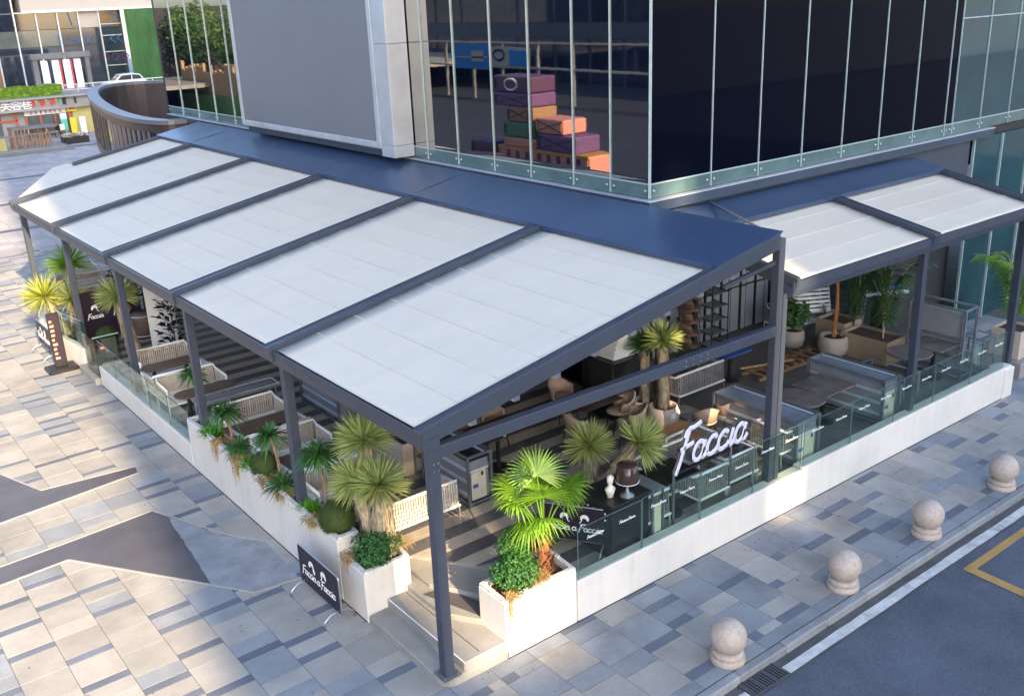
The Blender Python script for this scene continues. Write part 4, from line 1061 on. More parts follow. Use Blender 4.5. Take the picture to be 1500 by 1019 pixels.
def arching_palm(label, base, n, H, mk='leaf_dim', spread=.9, stem='trunk'):
    t = thing('areca_palm', label, 'palm', base); base = Vector(base); mb = MB(); st_ = MB()
    for i in range(n):
        a = i*2.4+random.uniform(-.3,.3); h = H*random.uniform(.6,1.0); out = spread*random.uniform(.35,1.0)
        d = Vector((math.cos(a),math.sin(a),0)); pts = [base+d*out*(k/7)**1.6+Vector((0,0,h*(1-(1-k/7)**1.8)-(.25*h*max(0,(k/7-.7))))) for k in range(8)]
        st_.path(pts, .014, 5, r1=.004)
        for k in range(2,8):
            for q in range(4):
                p = pts[k-1].lerp(pts[k], q/4)
                for s_ in (-1,1):
                    sv = d.cross(Vector((0,0,1)))*s_; mb.blade(p, sv+d*.6+Vector((0,0,.25)), .40*random.uniform(.7,1.1), .04, .45, 3)
    build(st_, 'stems', stem, t); build(mb, 'fronds', mk, t); return t
random.seed(31)
arching_palm('tall bushy palm with yellow canes in the long beige planter under the street pergola', (13.0,2.3,.9), 13, 2.2, 'leaf_dim', .9, 'trunk_yucca')
arching_palm('shaded broad palm rising behind the long beige planter', (13.1,3.1,.9), 11, 2.3, 'leaf_dim', 1.0, 'trunk_dark')
arching_palm('palm with pale trunks in the square planter outside the street end', (15.5,.75,.95), 14, 2.0, 'leaf_palm', 1.0, 'trunk_yucca')
arching_palm('small palm behind the beige box planter in the plaza bay', (2.5,5.3,1.0), 9, 1.1, 'leaf_strap', .6, 'trunk_palm')
def pot_plant_dark(label, base, H, R, n=70):
    t = thing('rubber_plant', label, 'plant', base); base = Vector(base); mb = MB(); st_ = MB()
    st_.path([base, base+Vector((.02,0,H*.9))], .025, 6, r1=.012)
    for i in range(n):
        z_ = H*random.uniform(.25,1.); a = random.uniform(0,6.28); d = Vector((math.cos(a),math.sin(a),random.uniform(-.1,.6))); p = base+Vector((0,0,z_))+d*R*random.uniform(.3,.8)
        mb.leaf(p, Vector((-d.x*.3,-d.y*.3,1))+sph()*.5, d, .22, .12)
    for i in range(10):
        a = i*1.7; st_.path([base+Vector((0,0,H*.3+i*H*.06)), base+Vector((R*.6*math.cos(a),R*.6*math.sin(a),H*.45+i*H*.06))], .009, 4)
    build(st_, 'stems', 'trunk_dark', t); build(mb, 'foliage', 'leaf_black', t); return t
random.seed(41)
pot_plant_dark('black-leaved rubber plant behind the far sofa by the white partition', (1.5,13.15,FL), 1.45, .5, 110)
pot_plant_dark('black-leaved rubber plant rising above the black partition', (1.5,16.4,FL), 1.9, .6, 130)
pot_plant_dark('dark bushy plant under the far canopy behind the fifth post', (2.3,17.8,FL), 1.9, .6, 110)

# ------------------------------------------------------------------ pots and planters on the terrace
def round_pot(label, c, r, h, mk='pot_beige'):
    t = thing('round_pot', label, 'pot', c)
    build(MB().lathe(c, [(r*.62,0),(r*.86,h*.12),(r*1.0,h*.45),(r*.97,h*.8),(r*.86,h),(r*.78,h),(r*.76,h-.05)], 28), 'body', mk, t, smooth=True)
    build(MB().lathe((c[0],c[1],c[2]+h-.06), [(r*.8,0),(r*.4,.02),(0,.025)], 20), 'soil', 'soil', t); return t
p_ = round_pot('large round beige pot with taped labels holding the golden-lit yucca', (6.95,2.95,FL), .30, .48)
for a in (-1.9,-1.3): build(MB().bar((6.95+.302*math.cos(a)-.0,2.95+.302*math.sin(a),FL+.36),(6.95+.302*math.cos(a+.35),2.95+.302*math.sin(a+.35),FL+.36), .01, .1), 'label_tag', 'paper_white', p_)
round_pot('smaller round beige pot beside the dark column', (7.0,3.48,FL), .25, .42)
round_pot('round cream pot with a dark bushy plant by the upturned sofa', (12.3,4.1,FL), .27, .40)
round_pot('round cream pot with a slim reddish tree beside the long beige planter', (12.45,3.15,FL), .33, .46)
shrub('dark bushy plant in the round cream pot by the upturned sofa', (12.3,4.1,1.25), .42, .42, .42, 700, 'leaf_dim', L=.12)
t = thing('slim_tree', 'slim tree with reddish trunk and dark crown in a round cream pot', 'tree', (12.45,3.15,.85))
build(MB().path([(12.45,3.15,.8),(12.47,3.12,1.6),(12.44,3.16,2.6)], .05, 8, r1=.03), 'trunk', 'trunk_palm', t)
mb = MB(); leaf_cloud(mb, 500, lambda: (Vector((12.45,3.15,2.9))+sph()*.6*random.uniform(.3,1), sph()+Vector((0,0,1))), .2, .07); build(mb, 'crown', 'leaf_dim', t)
def box_planter(label, pts, h, mk, z=FL, name='box_planter'):
    t = thing(name, label, 'planter', (pts[0][0],pts[0][1],z)); x0,y0 = pts[0]; x1,y1 = pts[1]
    for q in ((x0,x1,y0,y0+.04),(x0,x1,y1-.04,y1),(x0,x0+.04,y0+.042,y1-.042),(x1-.04,x1,y0+.042,y1-.042)): build(B(*q,z,z+h), 'side', mk, t, bevel=.006)
    build(B(x0+.04,x1-.04,y0+.04,y1-.04,z,z+h-.06), 'soil', 'soil', t); return t
box_planter('long beige box planter with dark soil inside the plaza bay', ((2.3,4.55),(2.78,5.62)), .6, 'pot_beige')
box_planter('long beige box planter holding a bushy palm under the street pergola', ((12.62,1.95),(13.35,3.1)), .52, 'pot_brown')
box_planter('second beige box planter standing behind the long one', ((12.85,3.15),(13.5,3.9)), .6, 'pot_brown')
box_planter('tall square cream planter outside the street end of the terrace', ((15.15,.4),(15.85,1.05)), .62, 'pot_beige', .35)
one(B(15.0,16.4,.25,1.3,-.02,.345), 'plinth', 'concrete', 'low plinth carrying the square planter outside the street end', 'plinth', bevel=.01)

# ------------------------------------------------------------------ sofas, tables and chairs (local frame: back at y = 0, seat towards -y)
def make_sofa(W, label, group, weave='rope', D=.66, H=.75, name='sofa'):
    t = thing(name, label, 'sofa' if W > .9 else 'armchair', group=group); r = .016; h2 = H-.09
    fr = MB()
    build(MB().path([(-W/2,-D,h2),(-W/2,-.12,h2+.02),(-W/2+.02,-.02,H),(W/2-.02,-.02,H),(W/2,-.12,h2+.02),(W/2,-D,h2)], .025, 8), 'top_rail', 'white_metal', t, world=False, smooth=True)
    fr.path([(-W/2,-D,.33),(-W/2,0,.33),(W/2,0,.33),(W/2,-D,.33)], .024, 8, closed=True); build(fr, 'seat_rail', 'white_metal', t, world=False)
    for sx in (-1,1):
        for yy in (-D, -.01):
            hh = h2 if yy < -.1 else .33
            build(MB().path([(sx*(W/2+.01),yy+(.02 if yy < -.1 else 0),0),(sx*W/2,yy,.33),(sx*W/2,yy,hh)], .014, 8, r1=.02), 'leg', 'white_metal', t, world=False, smooth=True)
    mb = MB(); n = int(W/.045)
    for i in range(n):
        x = -W/2+.03+(W-.06)*i/(n-1); mb.bar((x,0,.335),(x,-.02,H), .024, .014, (0,1,0))
    build(mb, 'back_weave', weave, t, world=False)
    for sx in (-1,1):
        mb = MB(); n2 = int(D/.05)
        for i in range(n2):
            y = -D+.03+(D-.08)*i/(n2-1); mb.bar((sx*W/2,y,.335),(sx*W/2,y,h2+.005), .026, .014, (1,0,0))
        build(mb, 'arm_weave', weave, t, world=False)
    for i in range(7):
        y = -D+.05+i*(D-.1)/6; build(B(-W/2+.01,W/2-.01,y-.03,y+.03,.322,.342), 'seat_slat', 'white_metal', t, world=False)
    return t
sofa = make_sofa(1.22, 'x', 'woven sofas in the plaza bays')
SO = [(1.5,2.62,math.pi,1.22,'sofa nearest the steps, its sunlit woven back towards the steps'),
      (.98,4.5,0,1.22,'sofa facing the steps, second back from them, partly behind the big yucca'),
      (.98,4.56,math.pi,1.22,'sofa back to back with the one behind the big yucca'),
      (.95,6.33,0,1.22,'sofa facing the steps directly behind the second pergola post'),
      (.95,6.39,math.pi,1.22,'sofa back to back with the one behind the second pergola post'),
      (.98,8.1,0,1.22,'sofa facing the steps beside the metal-edged table'),
      (.74,10.42,0,1.22,'sofa facing the steps behind the leaning dracaena, second from the far end'),
      (.74,10.48,math.pi,1.22,'sofa back to back with the one behind the leaning dracaena'),
      (.86,12.36,0,1.22,'farthest sofa of the plaza row, in front of the black-leaved plant')]
for i, (x, y, rz, w_, lb) in enumerate(SO):
    lb = 'white framed woven ' + lb
    if i == 0: sofa.location = (x,y,FL); sofa.rotation_euler = (0,0,rz); sofa['label'] = lb
    else: dup(sofa, (x,y,FL), rz, lb)
for i, (x,y,w) in enumerate(((1.55,21.9,1),(1.6,20.3,1),(1.3,18.7,1))):
    lb = ('last', 'middle', 'nearest')[i]
    dup(sofa, (x,y,FL), 0, 'white framed sofa with tan cushion beyond the far yuccas, %s of three' % lb, 'sofas beyond the far yuccas')
    cu = one(B(x-.56,x+.56,y-.62,y-.05,FL+.345,FL+.44), 'seat_cushion', 'leather_tan', 'tan seat cushion on the %s sofa beyond the far yuccas' % lb, 'cushion', 'tan cushions beyond the far yuccas', bevel=.03, seg=2)
def oval(cx, cy, L, w, n=8):
    p = []
    for i in range(n+1): a = -math.pi/2+math.pi*i/n; p.append((cx+L/2-w/2+w/2*math.cos(a), cy+w/2*math.sin(a)))
    for i in range(n+1): a = math.pi/2+math.pi*i/n; p.append((cx-L/2+w/2+w/2*math.cos(a), cy+w/2*math.sin(a)))
    return p
def table(label, cx, cy, L, w, z=.60, mk='tabletop_brown', shape='oval', legs='pedestal', name='table'):
    t = thing(name, label, 'table', (cx,cy,FL)); Z = FL+z
    poly = oval(cx,cy,L,w) if shape == 'oval' else [(cx-L/2,cy-w/2),(cx+L/2,cy-w/2),(cx+L/2,cy+w/2),(cx-L/2,cy+w/2)]
    build(MB().prism(poly, Z-.03, Z), 'top', mk, t, bevel=.008)
    pp = [(cx-L*.28,cy),(cx+L*.28,cy)] if L > .95 else [(cx,cy)]
    for px, py in pp:
        build(MB().path([(px,py,FL+.02),(px,py,Z-.03)], .04, 10), 'column', 'black', t); build(MB().lathe((px,py,FL), [(.22,0),(.22,.012),(.05,.03),(0,.03)], 18), 'foot', 'black', t)
    return t
table('brown oblong table with rounded ends before the farthest plaza sofa', .8, 11.5, 1.25, .5)
table('brown oblong table with rounded ends beside the metal-edged table', .8, 9.5, 1.25, .5)
table('brown table between the sofas left of the second pergola post', .9, 7.15, 1.3, .5, shape='rect')
table('brown table between the sofas behind the second pergola post dracaena', .9, 5.35, 1.3, .5, shape='rect')
table('brown table nearest the steps behind the big yucca', .95, 3.45, 1.25, .5, shape='rect')
t = thing('steel_table', 'long steel-edged trolley table in front of the sofa row', 'table', (1.1,8.8,FL))
build(B(.35,1.95,8.62,9.02,FL+.60,FL+.63), 'top', 'panel_grey', t)
for q in (8.62,9.02): build(MB().path([(.33,q,FL+.66),(1.98,q,FL+.66)], .02, 8), 'edge_rail', 'steel', t)
build(MB().path([(1.98,8.62,FL+.66),(1.98,9.02,FL+.66)], .02, 8), 'edge_rail', 'steel', t)
for a in (.4,1.9):
    for b in (8.64,9.0): build(MB().path([(a,b,FL),(a,b,FL+.62)], .018, 8), 'leg', 'steel', t)

# dark tables with brown shell chairs
table('dark square table with a paper cup behind the steel cabinet', 3.72, 3.75, .95, .75, .75, 'tabletop_dark', 'rect')
table('dark table in the deep shade under the tie beam', 5.75, 3.65, .95, .8, .75, 'tabletop_dark', 'rect')
table('tan sofa-side table at the back of the plaza bay', 5.1, 6.9, 1.9, .7, .5, 'cream', 'oval')
t = thing('paper_cup', 'white paper cup with red and blue print on the dark square table', 'cup', (3.62,3.42,FL+.75))
build(MB().lathe((3.62,3.42,FL+.75), [(.032,0),(.045,.13),(.048,.13)], 14), 'cup', 'paper_white', t, smooth=True); build(MB().lathe((3.62,3.42,FL+.79), [(.0365,0),(.040,.04)], 14), 'print', 'label_blue', t); build(MB().lathe((3.62,3.42,FL+.88), [(.05,0),(.05,.02),(.03,.025)], 14), 'lid', 'sign_white', t)
def make_chair(mk, label, group):
    t = thing('shell_chair', label, 'chair', group=group); mb = MB(); n = 12
    for k, (z_, rr, cy) in enumerate(((.46,.22,-.02),(.62,.235,0),(.8,.25,.03))):
        for i in range(n+1): a = math.radians(-15+210*i/n); mb.v.append((rr*math.cos(a), cy+rr*math.sin(a)*1.0, z_ - (.14*abs(math.cos(a))**2 if k == 2 else 0)))
    for k in range(2):
        for i in range(n): a = k*(n+1)+i; mb.f.append((a,a+1,a+n+2,a+n+1)); mb.m.append(0)
    o = build(mb, 'backrest', mk, t, world=False, smooth=True); o.modifiers.new('thickness','SOLIDIFY').thickness = .03
    build(MB().lathe((0,-.03,.43), [(.2,0),(.235,.03),(.22,.06),(0,.065)], 18, 1, 1.05), 'seat', mk, t, world=False, smooth=True)
    for sx in (-1,1):
        for sy in (-1,1): build(MB().path([(sx*.22,sy*.22,0),(sx*.15,sy*.15,.44)], .013, 6), 'leg', 'black', t, world=False)
    return t
ch = make_chair('shell_brown', 'x', 'brown shell chairs')
CH = [(3.3,4.5,.2,'brown shell chair beyond the dark square table, left of two'),(4.2,4.55,-.2,'brown shell chair beyond the dark square table, right of two'),
      (5.9,4.6,-.1,'brown shell chair beyond the shaded table under the tie beam'),(6.25,3.35,-2.0,'brown shell chair just left of the beige pots, farther of two'),(6.05,2.85,-2.4,'brown shell chair just left of the beige pots, nearer of two'),
      (5.15,3.3,1.6,'brown shell chair at the left end of the shaded table'),(7.0,2.0,2.6,'brown shell chair behind the white F of the big sign'),(7.55,1.95,2.9,'brown shell chair catching the sun behind the big script sign'),(7.9,1.5,3.4,'brown shell chair behind the last letters of the big script sign'),(3.0,5.4,.6,'brown shell chair beside the beige box planter')]
for i, (x,y,rz,lb) in enumerate(CH):
    if i == 0: ch.location = (x,y,FL); ch.rotation_euler = (0,0,rz); ch['label'] = lb
    else: dup(ch, (x,y,FL), rz, lb)
table('low tan leather-topped table left of the big script sign', 6.0, 1.75, 1.0, .7, .6, 'leather_tan', 'rect')
# stack of dark chairs
chd = make_chair('shell_dark', 'dark shell chair in the tall stack, lowest of the stack', 'stacked dark chairs'); chd.location = (9.75,4.9,FL); chd.rotation_euler = (0,0,.8)
for i in range(1,7): dup(chd, (9.75+.02*i,4.9+.01*i,FL+i*.27), .8, 'dark shell chair in the tall stack before the shutter, number %s from the floor' % ('one','two','three','four','five','six','seven')[i])
# stack of metal chair frames beside
t = thing('frame_stack', 'stack of black metal chair frames beside the stacked dark chairs', 'chair frames', (10.5,4.9,FL))
for i in range(6):
    z_ = FL+.3+i*.3
    for a in ((-.24,-.22),(.24,-.22)): build(MB().path([(10.5+a[0],4.9+a[1],z_),(10.5+a[0],4.9-a[1],z_+.02)], .014, 6), 'rung', 'black', t)
    build(B(10.28,10.72,4.7,5.1,z_-.02,z_), 'seat', 'steel_dark', t)
for a in (-.25,.25):
    for b in (-.23,.23): build(MB().path([(10.5+a,4.9+b,FL),(10.5+a,4.9+b,FL+2.1)], .014, 6), 'leg', 'black', t)
# white woven sofa and armchairs on the street side
sg = make_sofa(1.28, 'white framed grey woven sofa standing alone in the middle of the terrace', 'grey woven seats on the street side', 'rope_grey'); sg.location = (8.35,3.25,FL); sg.rotation_euler = (0,0,math.pi)
dup(sg, (5.15,1.35,FL), 0, 'white framed grey woven sofa behind the black table at the big script sign'); dup(sg, (6.3,1.0,FL), -math.pi/2, 'white framed grey woven sofa end-on behind the last letters of the big sign')
ac = make_sofa(.66, 'white slatted armchair against the glass left of the sunlit strip', 'white armchairs by the street glass', 'rope_grey', .6, .75, 'armchair'); ac.location = (5.25,.25,FL); ac.rotation_euler = (0,0,math.pi)
dup(ac, (3.98,.28,FL), math.pi, 'white slatted armchair at the glass right of the black cabinet'); dup(ac, (6.05,.32,FL), math.pi, 'white armchair at the glass just left of the double post'); dup(ac, (7.1,.75,FL), math.pi*.5, 'white armchair at the glass right of the double post')
table('black square table at the street glass before the big sign', 4.75, .72, .75, .62, .72, 'black', 'rect')
# upturned sofa
dup(sg, (13.1,4.1,FL+.62), 0, 'white slatted sofa turned upside down on another at the back', None, rot=(-1.9, .06, -.35)); dup(sg, (13.1,4.9,FL), -.2, 'white framed sofa underneath the upturned one at the back')
# worn round tables
table('worn dark round table behind the street glass, nearer one', 8.55, 1.15, .95, .93, .72, 'tabletop_worn'); table('worn dark square table beside the nearer round one behind the street glass', 9.35, 1.2, .85, .8, .74, 'tabletop_worn', 'rect'); table('worn dark round table behind the street glass, farther one', 12.0, 1.1, .9, .88, .72, 'tabletop_worn'); table('worn square table beside the farther round one', 12.75, 1.0, .8, .75, .74, 'tabletop_worn', 'rect')
table('small table with blue top beyond the lone grey sofa', 9.75, 3.75, .8, .5, .62, 'label_blue', 'rect')

# ------------------------------------------------------------------ steel cabinets and trolleys
def frame_box(t, x0, x1, y0, y1, z0, z1, r=.02, mk='steel_dark'):
    for a in (x0,x1):
        for b in (y0,y1): build(MB().bar((a,b,z0),(a,b,z1), r*2, r*2), 'upright', mk, t)
    for z_ in (z0+.04, z1):
        for b in (y0,y1): build(MB().bar((x0,b,z_),(x1,b,z_), r*1.8, r*1.8), 'rail', mk, t)
        for a in (x0,x1): build(MB().bar((a,y0,z_),(a,y1,z_), r*1.8, r*1.8), 'rail', mk, t)
def cabinet(label, x0, x1, y0, y1, h, cream=True, rails='x', z0=FL):
    t = thing('steel_cabinet', label, 'cabinet', ((x0+x1)/2,(y0+y1)/2,z0)); frame_box(t, x0,x1,y0,y1,z0,z0+h)
    build(B(x0+.03,x1-.03,y0+.03,y1-.03,z0+.07,z0+h-.1), 'body', 'panel_grey', t, bevel=.01); build(B(x0+.03,x1-.03,y0+.03,y1-.03,z0+h-.095,z0+h-.02), 'top', 'black' if cream == 1 else 'counter_top', t)
    for z_ in (.16,.42,.66):
        for e in (0,.03): build(MB().bar((x0+.012,y0+.06,z0+h*z_+.04+e),(x0+.012,y1-.05,z0+h*z_+.04+e), .022, .018), 'guide_rail', 'bright_rail', t)
    build(MB().bar((x1-.1,y0+.05,z0+h),(x1-.1,y1-.05,z0+h), .04, .016), 'guide_rail', 'bright_rail', t)
    if cream:
        d = build(B(x0+.06,x1-.1,y0+.005,y0+.028,z0+.08,z0+h*.66), 'end_panel', 'cream', t, bevel=.01); build(B(x0+.08,x0+.18,y0-.004,y0+.004,z0+.3,z0+.36), 'label_tag', 'label_blue', d); build(B(x1-.2,x1-.16,y0-.004,y0+.004,z0+h*.56,z0+h*.64), 'latch', 'black', d)
        build(B(x0+.04,x1-.04,y0+.005,y0+.2,z0+h*.68,z0+h*.7), 'shelf', 'paper_white', t)
    return t
cabinet('steel framed cabinet with cream end panel and bright rails behind the corner post', 2.53, 2.98, 2.95, 4.15, .86)
cabinet('steel framed trolley under the plaza canopy beyond the second post', 2.55, 2.95, 7.3, 8.9, .75, False)
cabinet('steel framed glass-fronted counter just right of the double post', 7.35, 7.95, .3, 2.1, .86, 2)
cabinet('steel framed counter with cream doors behind the middle street post', 9.95, 10.45, .35, 2.0, .86, 2)
t = thing('steel_shelf', 'narrow steel shelf unit behind the corner post beside the beige planter', 'shelf', (2.62,4.4,FL)); frame_box(t, 2.5,2.8,4.25,4.5,FL,FL+.9,.015)
build(B(2.51,2.79,4.26,4.49,FL+.35,FL+.37), 'shelf', 'steel', t); build(B(2.53,2.77,4.28,4.47,FL+.45,FL+.8), 'wooden_crate', 'wood_pale', t)
t = thing('steel_rack', 'tall steel rack with a grey board by the last street post', 'rack', (14.0,1.5,FL)); frame_box(t, 13.0,13.45,.55,1.75,FL,FL+1.45,.022,'steel'); 
for z_ in (.45,.85): 
    for a in (13.0,13.45): build(MB().bar((a,.55,FL+z_),(a,1.75,FL+z_), .03, .03), 'rail', 'steel', t)
build(B(13.05,13.08,.62,1.7,FL+.25,FL+1.36), 'board', 'panel_grey', t); build(MB().bar((13.06,.6,FL+1.39),(13.06,1.72,FL+1.39), .03, .03), 'edge_strip', 'fin_metal', t)
for nm, x0, y0 in (('nearer',10.6,.35),('farther',13.55,.4)):
    t = thing('frame_trolley', 'open steel frame trolley standing at the street glass, %s one' % nm, 'trolley', (x0,y0,FL)); frame_box(t, x0,x0+.5,y0,y0+1.0,FL,FL+.75,.016,'steel')
    for k in (.3,.65): build(MB().bar((x0,y0+k,FL+.04),(x0,y0+k,FL+.75), .03, .03), 'upright', 'steel', t); 
    build(B(x0+.03,x0+.05,y0+.05,y0+.95,FL+.2,FL+.6), 'panel', 'paper_white', t)
# street-side black cabinet with lamp and bust
t = thing('black_cabinet', 'black drinks cabinet with small white control buttons by the street glass', 'cabinet', (3.5,.6,FL))
build(B(3.12,3.85,.26,.95,FL,FL+.86), 'body', 'black', t, bevel=.015); build(B(3.1,3.87,.24,.97,FL+.862,FL+.885), 'top', 'black', t, bevel=.005)
for i in range(4):
    for j in range(2): build(B(3.108,3.12,.4+i*.12,.425+i*.12,FL+.6+j*.1,FL+.62+j*.1), 'button', 'sign_white', t)
t = thing('steel_locker', 'low steel framed locker with cream door beside the black cabinet', 'locker', (3.95,.5,FL)); frame_box(t, 3.9,4.12,.25,.95,FL,FL+.86,.014); build(B(3.93,4.08,.235,.255,FL+.06,FL+.62), 'door', 'cream', t, bevel=.006); build(B(3.9,4.12,.25,.95,FL+.865,FL+.875), 'top', 'steel_dark', t)
t = thing('table_lamp', 'table lamp with translucent brown drum shade on the black cabinet', 'lamp', (3.5,.36,FL+.89))
build(MB().lathe((3.5,.36,FL+.887), [(.11,0),(.10,.02),(.03,.06),(.018,.16),(.018,.3)], 20), 'base', 'steel_dark', t, smooth=True)
o = build(MB().lathe((3.5,.36,FL+1.12), [(.15,0),(.165,.03),(.15,.26),(.13,.27)], 24), 'shade', 'plastic_smoke', t, smooth=True); 
build(MB().path([(3.5+.167*math.cos(a/3.82),.36+.167*math.sin(a/3.82),FL+1.125) for a in range(24)], .006, 5, closed=True), 'shade_ring', 'paper_white', t); build(MB().lathe((3.5,.36,FL+1.2), [(0,0),(.045,.04),(.03,.1),(0,.12)], 12), 'bulb', 'paper_white', t, smooth=True)
t = thing('plaster_bust', 'small white plaster bust on the black cabinet beside the lamp', 'statue', (3.3,.5,FL+.886)); bx, by, bz = 3.3,.5,FL+.887
build(MB().lathe((bx,by,bz), [(.05,0),(.045,.03),(.06,.05),(.075,.1),(.085,.13),(.05,.165),(.032,.18),(.032,.2),(.045,.22),(.052,.26),(.047,.3),(.03,.325),(0,.333)], 18, 1, .8), 'bust', 'plaster', t, smooth=True)
build(MB().lathe((bx-.04,by-.02,bz+.245), [(0,-.015),(.012,0),(0,.02)], 6), 'nose', 'plaster', t, smooth=True); build(MB().lathe((bx+.012,by+.008,bz+.285), [(.03,-.03),(.054,0),(.045,.04),(0,.06)], 14), 'hair', 'plaster', t, smooth=True)

# pile of boxes, timber, dark odds and ends
for i in range(5):
    one(B(7.05+random.uniform(-.02,.02),7.62,3.95-.04*i+.2,4.5+.2,0,.105), 'carton', 'paper_white', 'flat white carton on the dark cabinet, %s from the top of the pile' % ('fifth','fourth','third','second','first')[i], 'box', 'pile of flat white cartons', bevel=.005).location = (-.42,-.2,FL+1.15+i*.11)
one(B(6.5,7.3,3.82,4.5,FL,FL+1.14), 'dark_cabinet', 'black', 'tall black cabinet under the pile of white cartons', 'cabinet', bevel=.02)
one(MB().lathe((7.05,3.1,FL), [(.16,0),(.17,1.15),(.14,1.2),(.12,1.55),(.16,1.6)], 18), 'heater', 'plastic_smoke', 'dark brown cylinder heater between yucca pots and black cabinet', 'heater', smooth=True)
random.seed(77)
lad = thing('timber_ladder', 'wooden ladder of rough timber lying flat on the terrace floor', 'ladder', (11.3,3.4,FL))
for off in (-.22,.22): build(MB().bar((10.05,3.45+off,FL+.04),(12.5,3.38+off,FL+.05), .07, .06), 'side_rail', 'wood', lad)
for i in range(9): build(MB().bar((10.2+i*.26,3.2,FL+.09),(10.22+i*.26,3.68,FL+.09), .07, .03), 'rung', 'wood', lad)
for i, (a, b) in enumerate((((10.3,3.05),(11.6,3.9)),((10.1,3.75),(11.3,3.3)))):
    one(MB().bar((*a,FL+.14),(*b,FL+.15), .05, .03), 'loose_batten', 'wood_pale', 'loose pale batten lying across the timber ladder, %s one' % ('longer','shorter')[i], 'batten')
t = thing('folded_parasols', 'blue folded parasols and poles leaning at the dark back corner', 'parasol', (14.2,3.4,FL))
for i in range(3): build(MB().path([(13.6+i*.22,3.3+i*.1,FL),(13.65+i*.25,3.4,FL+2.3)], .02, 6), 'pole', 'steel', t)
build(MB().bar((14.0,3.1,FL+1.15),(14.5,2.9,FL+1.2), .18, .12), 'canopy', 'blue_paint', t, bevel=.03); build(MB().bar((13.6,3.2,FL+1.1),(14.7,2.8,FL+1.05), .1, .08), 'canopy', 'silver_panel', t, bevel=.02)

# ------------------------------------------------------------------ signs
big = thing('script_sign', 'big lilac-white script sign on two thin posts above the street glass', 'sign', (4.4,.3,FL))
mb, wb = script_mb('Faccia', .225, .031, .42, .28)
for k, p in enumerate(mb.v): pass
o = build(mb, 'lettering', 'letter_face', big, world=False); s_ = 1.58/wb
o.location = (.04,0,1.40-FL+.06); o.scale = (s_,1,s_*1.12); 
mb2, _ = script_mb('Faccia', .225, .036, .42, .28); o2 = build(mb2, 'letter_return', 'black', big, world=False); o2.location = (.04,.04,1.40-FL+.06); o2.scale = (s_,1.3,s_*1.12)
for xx in (4.44,5.72): build(MB().path([(xx,.34,FL),(xx,.34,1.42 if xx < 5 else 1.5)], .022, 8), 'post', 'steel_dark', big)
build(B(4.42,5.9,.33,.37,1.33,1.37), 'rail', 'black', big)
def banner(label, p, rz, W, H, z0, name='banner_sign', letter_h=None, feet=True):
    """local frame: board in the XZ plane facing -y, left end at x = 0"""
    t = thing(name, label, 'sign', p, rz); r = .05; pts = []
    for cx, cz, a0 in ((W-r,z0+r,-90),(W-r,z0+H-r,0),(r,z0+H-r,90),(r,z0+r,180)):
        for k in range(5): a = math.radians(a0+22.5*k); pts.append((cx+r*math.cos(a), cz+r*math.sin(a)))
    build(MB().extr(pts, 'y', -.012, .012), 'board', 'sign_plum', t, world=False)
    build(MB().path([(q[0],0,q[1]) for q in pts], .014, 6, closed=True), 'frame_tube', 'steel', t, world=False, smooth=True)
    h = letter_h or W/13.6; l_, wl_ = script_mb('Faccia a Faccia', h, h*.13, .4, .2)
    o = build(l_, 'lettering', 'sign_white', t, world=False); s_ = W*.82/wl_; o.scale = (s_,1,s_); o.location = (W*.08,-.018,z0+H*.30)
    for k, fx in ((1,.40),(-1,.60)):
        mk_ = build(mask_mb(W*.13, k), 'mask_emblem', 'sign_white', t, world=False); mk_.location = (W*fx-(.05 if k > 0 else -.05)*W, -.02, z0+H*.66)
    if feet:
        for fx in (.08,.92): build(MB().path([(W*fx,-.24,0),(W*fx,-.22,.1),(W*fx,-.12,.17),(W*fx,0,.18),(W*fx,.12,.17),(W*fx,.22,.1),(W*fx,.24,0)], .014, 7), 'foot', 'steel', t, world=False, smooth=True)
    return t
banner('dark plum sign with white script and two mask emblems leaning at the planter wall', (-.30,3.30,0), -math.pi/2, 1.22, .60, .17)
banner('dark plum script sign behind the street glass next to the fan palm', (2.62,1.25,FL), math.atan2(-.85,.55), 1.02, .55, .2)
banner('plum script sign leaning on the far curved wall', (-.42,17.9,0), -math.pi/2, 1.35, .6, .25)
t = thing('black_partition', 'black partition with white script and mask emblems at the far plaza end', 'partition', (.3,16.2,FL))
build(B(.3,1.75,16.18,16.26,FL,FL+1.25), 'panel', 'sign_plum', t, bevel=.01)
for fx in (.42,1.05):
    l_, wl_ = script_mb('Faccia', .062, .011, .4, .2); o = build(l_, 'lettering', 'sign_white', t, world=False); o.location = (fx-.3,-.06,.58); 
    o = build(mask_mb(.16, 1), 'mask_emblem', 'sign_white', t, world=False); o.location = (fx-.1,-.06,.82)
t = thing('barrel', 'dark ribbed barrel with metal hoops beside the black partition', 'barrel', (1.55,15.6,FL)); build(MB().lathe((1.55,15.6,FL), [(.22,0),(.28,.2),(.28,.45),(.22,.65),(0,.65)], 22), 'body', 'shell_dark', t, smooth=True)
for z_ in (.08,.58): build(MB().path([(1.55+.262*math.cos(a/3.5),15.6+.262*math.sin(a/3.5),FL+z_) for a in range(22)], .02, 5, closed=True), 'hoop', 'silver_panel', t)
t = thing('white_partition', 'tall white panel standing behind the black-leaved plant', 'partition', (1.9,13.7,FL)); build(B(1.3,1.95,14.2,14.25,FL,FL+2.0), 'panel', 'paper_white', t, bevel=.01); build(B(1.28,1.97,14.1,14.35,FL,FL+.05), 'foot', 'black', t)
t = thing('menu_stand', 'tall narrow menu stand with red print on a black base by the far wall', 'sign', (-.42,15.9,0))
p_ = build(B(-.56,-.28,15.88,15.93,.1,1.45), 'panel', 'black', t, bevel=.01); build(B(-.54,-.30,15.87,15.879,.2,1.4), 'poster', 'sign_plum', p_)
mb = MB()
